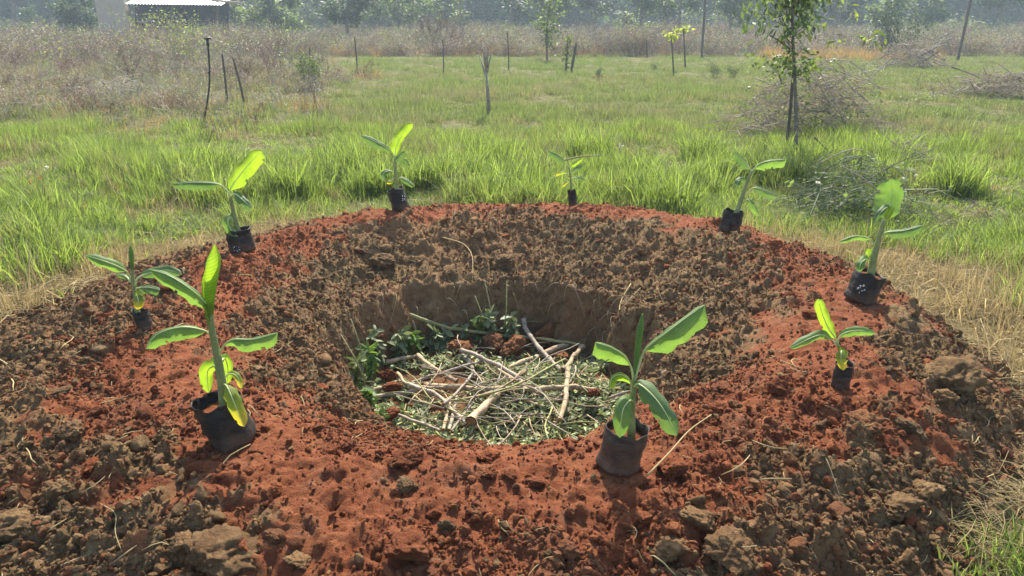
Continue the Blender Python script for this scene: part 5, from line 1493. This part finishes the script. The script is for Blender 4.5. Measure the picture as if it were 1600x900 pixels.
brush(1420, 106, 110, 40, 240, 'grey brush heap under the large dark bush', 'twig', 3, 1.0)
brush(1400, 262, 140, 46, 120, 'thin tangle of dry branches in the grass behind the right-hand seedling', 'twig', 4, .8, 0, 8)
brush(1330, 345, 230, 105, 420, 'dark mown-grass heap behind the right-hand seedling', 'wilted_leaf', 5, 1.1, 500, 4)
brush(190, 150, 180, 26, 200, 'tangle of bleached branches at the front of the left scrub', 'twig_pale', 6, .8)
brush(1520, 350, 70, 40, 90, 'reddish-brown straw mound at the right beside the tall grass', 'straw', 7, .8)

# flowers and seed heads
def flower(px, py, hpx, label, m, name, cat, n=14, sz=.018, grp=None):
    p = hit(px, py); s = mpp(p); rnd = random.Random(px); H = hpx * s
    rt = thing(name, p, label, cat, grp)
    b = MB(); b.tube([Vector((0, 0, 0)), Vector((.01, 0, H * .5)), Vector((.02, 0, H))], [.003, .0025, .002], 5); link('stalk', b.mesh('stalk', M['stick_green']), rt)
    lf = MB(); add_leaves(lf, [(Vector((.02, 0, H)), None, 0)], n, sz, rnd, .4, sz * .8, 0); link('petals' if m == 'orange_petal' else 'plume', lf.mesh('petals', M[m], False), rt)
FL = 'orange flowers in the grass'
for px, py, h, lb in ((1020, 300, 24, 'orange flower at the back crest right of the smallest seedling'), (50, 300, 18, 'larger orange flower in the left grass'), (62, 296, 18, 'orange flower just right of the larger one in the left grass'),
                      (193, 288, 24, 'lone orange flower in the left grass below the sprinkler'), (183, 312, 20, 'small orange flower in the left grass, middle'), (131, 335, 16, 'lowest orange flower in the left grass'), (195, 200, 14, 'far orange flower below the left scrub')):
    flower(px, py, h, lb, 'orange_petal', 'orange_flower', 'flower', 12, .016 if h > 20 else .018, FL)
SEED = 'white seed heads in the grass'
for px, py, h, lb in ((74, 285, 22, 'white seed head in the left grass'), (1412, 300, 36, 'pale feathery plume behind the paddle leaf at the right'), (966, 250, 22, 'white seed head above the smallest seedling'), (455, 205, 14, 'white seed head left of the back seedling'), (447, 180, 16, 'far white seed head at the edge of the meadow')):
    flower(px, py, h, lb, 'white_seed', 'seed_head', 'seed head', 12, .022, SEED)
for k, (pts, lb, m) in enumerate([([(850, 275, .0), (851, 255, .12), (854, 244, .2)], 'pale dry stem standing left of the smallest seedling', 'straw'), ([(845, 262, .2), (900, 246, .32), (940, 243, .34)], 'long arching dry stem over the smallest seedling', 'straw'),
                        ([(1272, 214, .35), (1290, 232, .2), (1310, 250, .02)], 'dark fallen branch right of the leafy tree', 'pole')]):
    P = [hit(q[0], q[1] + 0) for q in pts]; p0 = hit(pts[0][0], 290 if k < 2 else 255); P = [at_y(q[0], q[1], p0.y) for q in pts]; s = mpp(p0)
    me, o0 = curve_mesh('dry_stalk', P, 1.5 * s, .9 * s, m); tag(link('dry_stalk' if m == 'straw' else 'fallen_stick', me, None, o0), lb, 'stick')

# ------------------------------------------------------------------ the building behind the scrub
BY = 64.0
def wp(px, py, y=BY): return at_y(px, py, y)
p = wp(178, 60); p.z = float(macro(np.array(p.x), np.array(BY)))
rt = thing('farm_building', p, 'low farm building with rendered wall, dark opening and white corrugated roof', 'building')
s = mpp(p)
def prism(poly, y0, y1):
    b = MB(); n = len(poly); vs = [Vector((q.x - p.x, y0 - p.y, q.z - p.z)) for q in poly] + [Vector((q.x - p.x, y1 - p.y, q.z - p.z)) for q in poly]
    b.add(vs, [tuple(range(n)), tuple(range(n, 2 * n))[::-1]] + [(i, n + i, n + (i + 1) % n, (i + 1) % n) for i in range(n)])
    return b
low = 62
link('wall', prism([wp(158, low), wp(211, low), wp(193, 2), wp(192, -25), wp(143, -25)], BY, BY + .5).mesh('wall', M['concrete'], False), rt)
link('shade_panel', prism([wp(196, low), wp(345, low), wp(345, -2), wp(196, -2)], BY + 1.6, BY + 1.9).mesh('shade_panel', M['dark_room'], False), rt)  # flat dark sheet put in for the shade of the opening
for px in (262, 333):
    link('post', prism([wp(px, low), wp(px + 3, low), wp(px + 3, 0), wp(px, 0)], BY + .6, BY + .8).mesh('post', M['pole'], False), rt)
b = MB(); e0, e1 = wp(194, 5.5, BY - .3), wp(345, 7.5, BY - .3); nc = 60
for i in range(nc + 1):
    q = e0.lerp(e1, i / nc) - p; w = .035 * (1 if i % 2 else -1)
    b.v += [q + Vector((0, 0, w)), q + Vector((0, 7.5, 1.7 + w)), q + Vector((0, 0, w - .03)), q + Vector((0, 7.5, 1.67 + w))]
for i in range(nc):
    a0 = i * 4; b.f += [(a0, a0 + 1, a0 + 5, a0 + 4), (a0 + 2, a0 + 6, a0 + 7, a0 + 3), (a0, a0 + 4, a0 + 6, a0 + 2)]
link('roof', b.mesh('roof', M['roof'], False), rt)
b = MB(); b.tube([wp(330, 0, BY - .5) - p, wp(378, 5, BY - .5) - p], .09, 8); link('gutter_pipe', b.mesh('gutter_pipe', M['concrete']), rt)

# ------------------------------------------------------------------ haze
hb = MB(); hb.box((0, 60, 9.0), (520, 420, 22.0))
hm, nt, out = mat('haze')
vp = N(nt, 'ShaderNodeVolumePrincipled')
vp.inputs['Color'].default_value = (0.60, 0.73, 0.84, 1)
vp.inputs['Density'].default_value = 0.0014
vp.inputs['Anisotropy'].default_value = 0.2
nt.links.new(vp.outputs[0], out.inputs['Volume'])
link('haze', hb.mesh('haze', hm, False), kind='stuff')
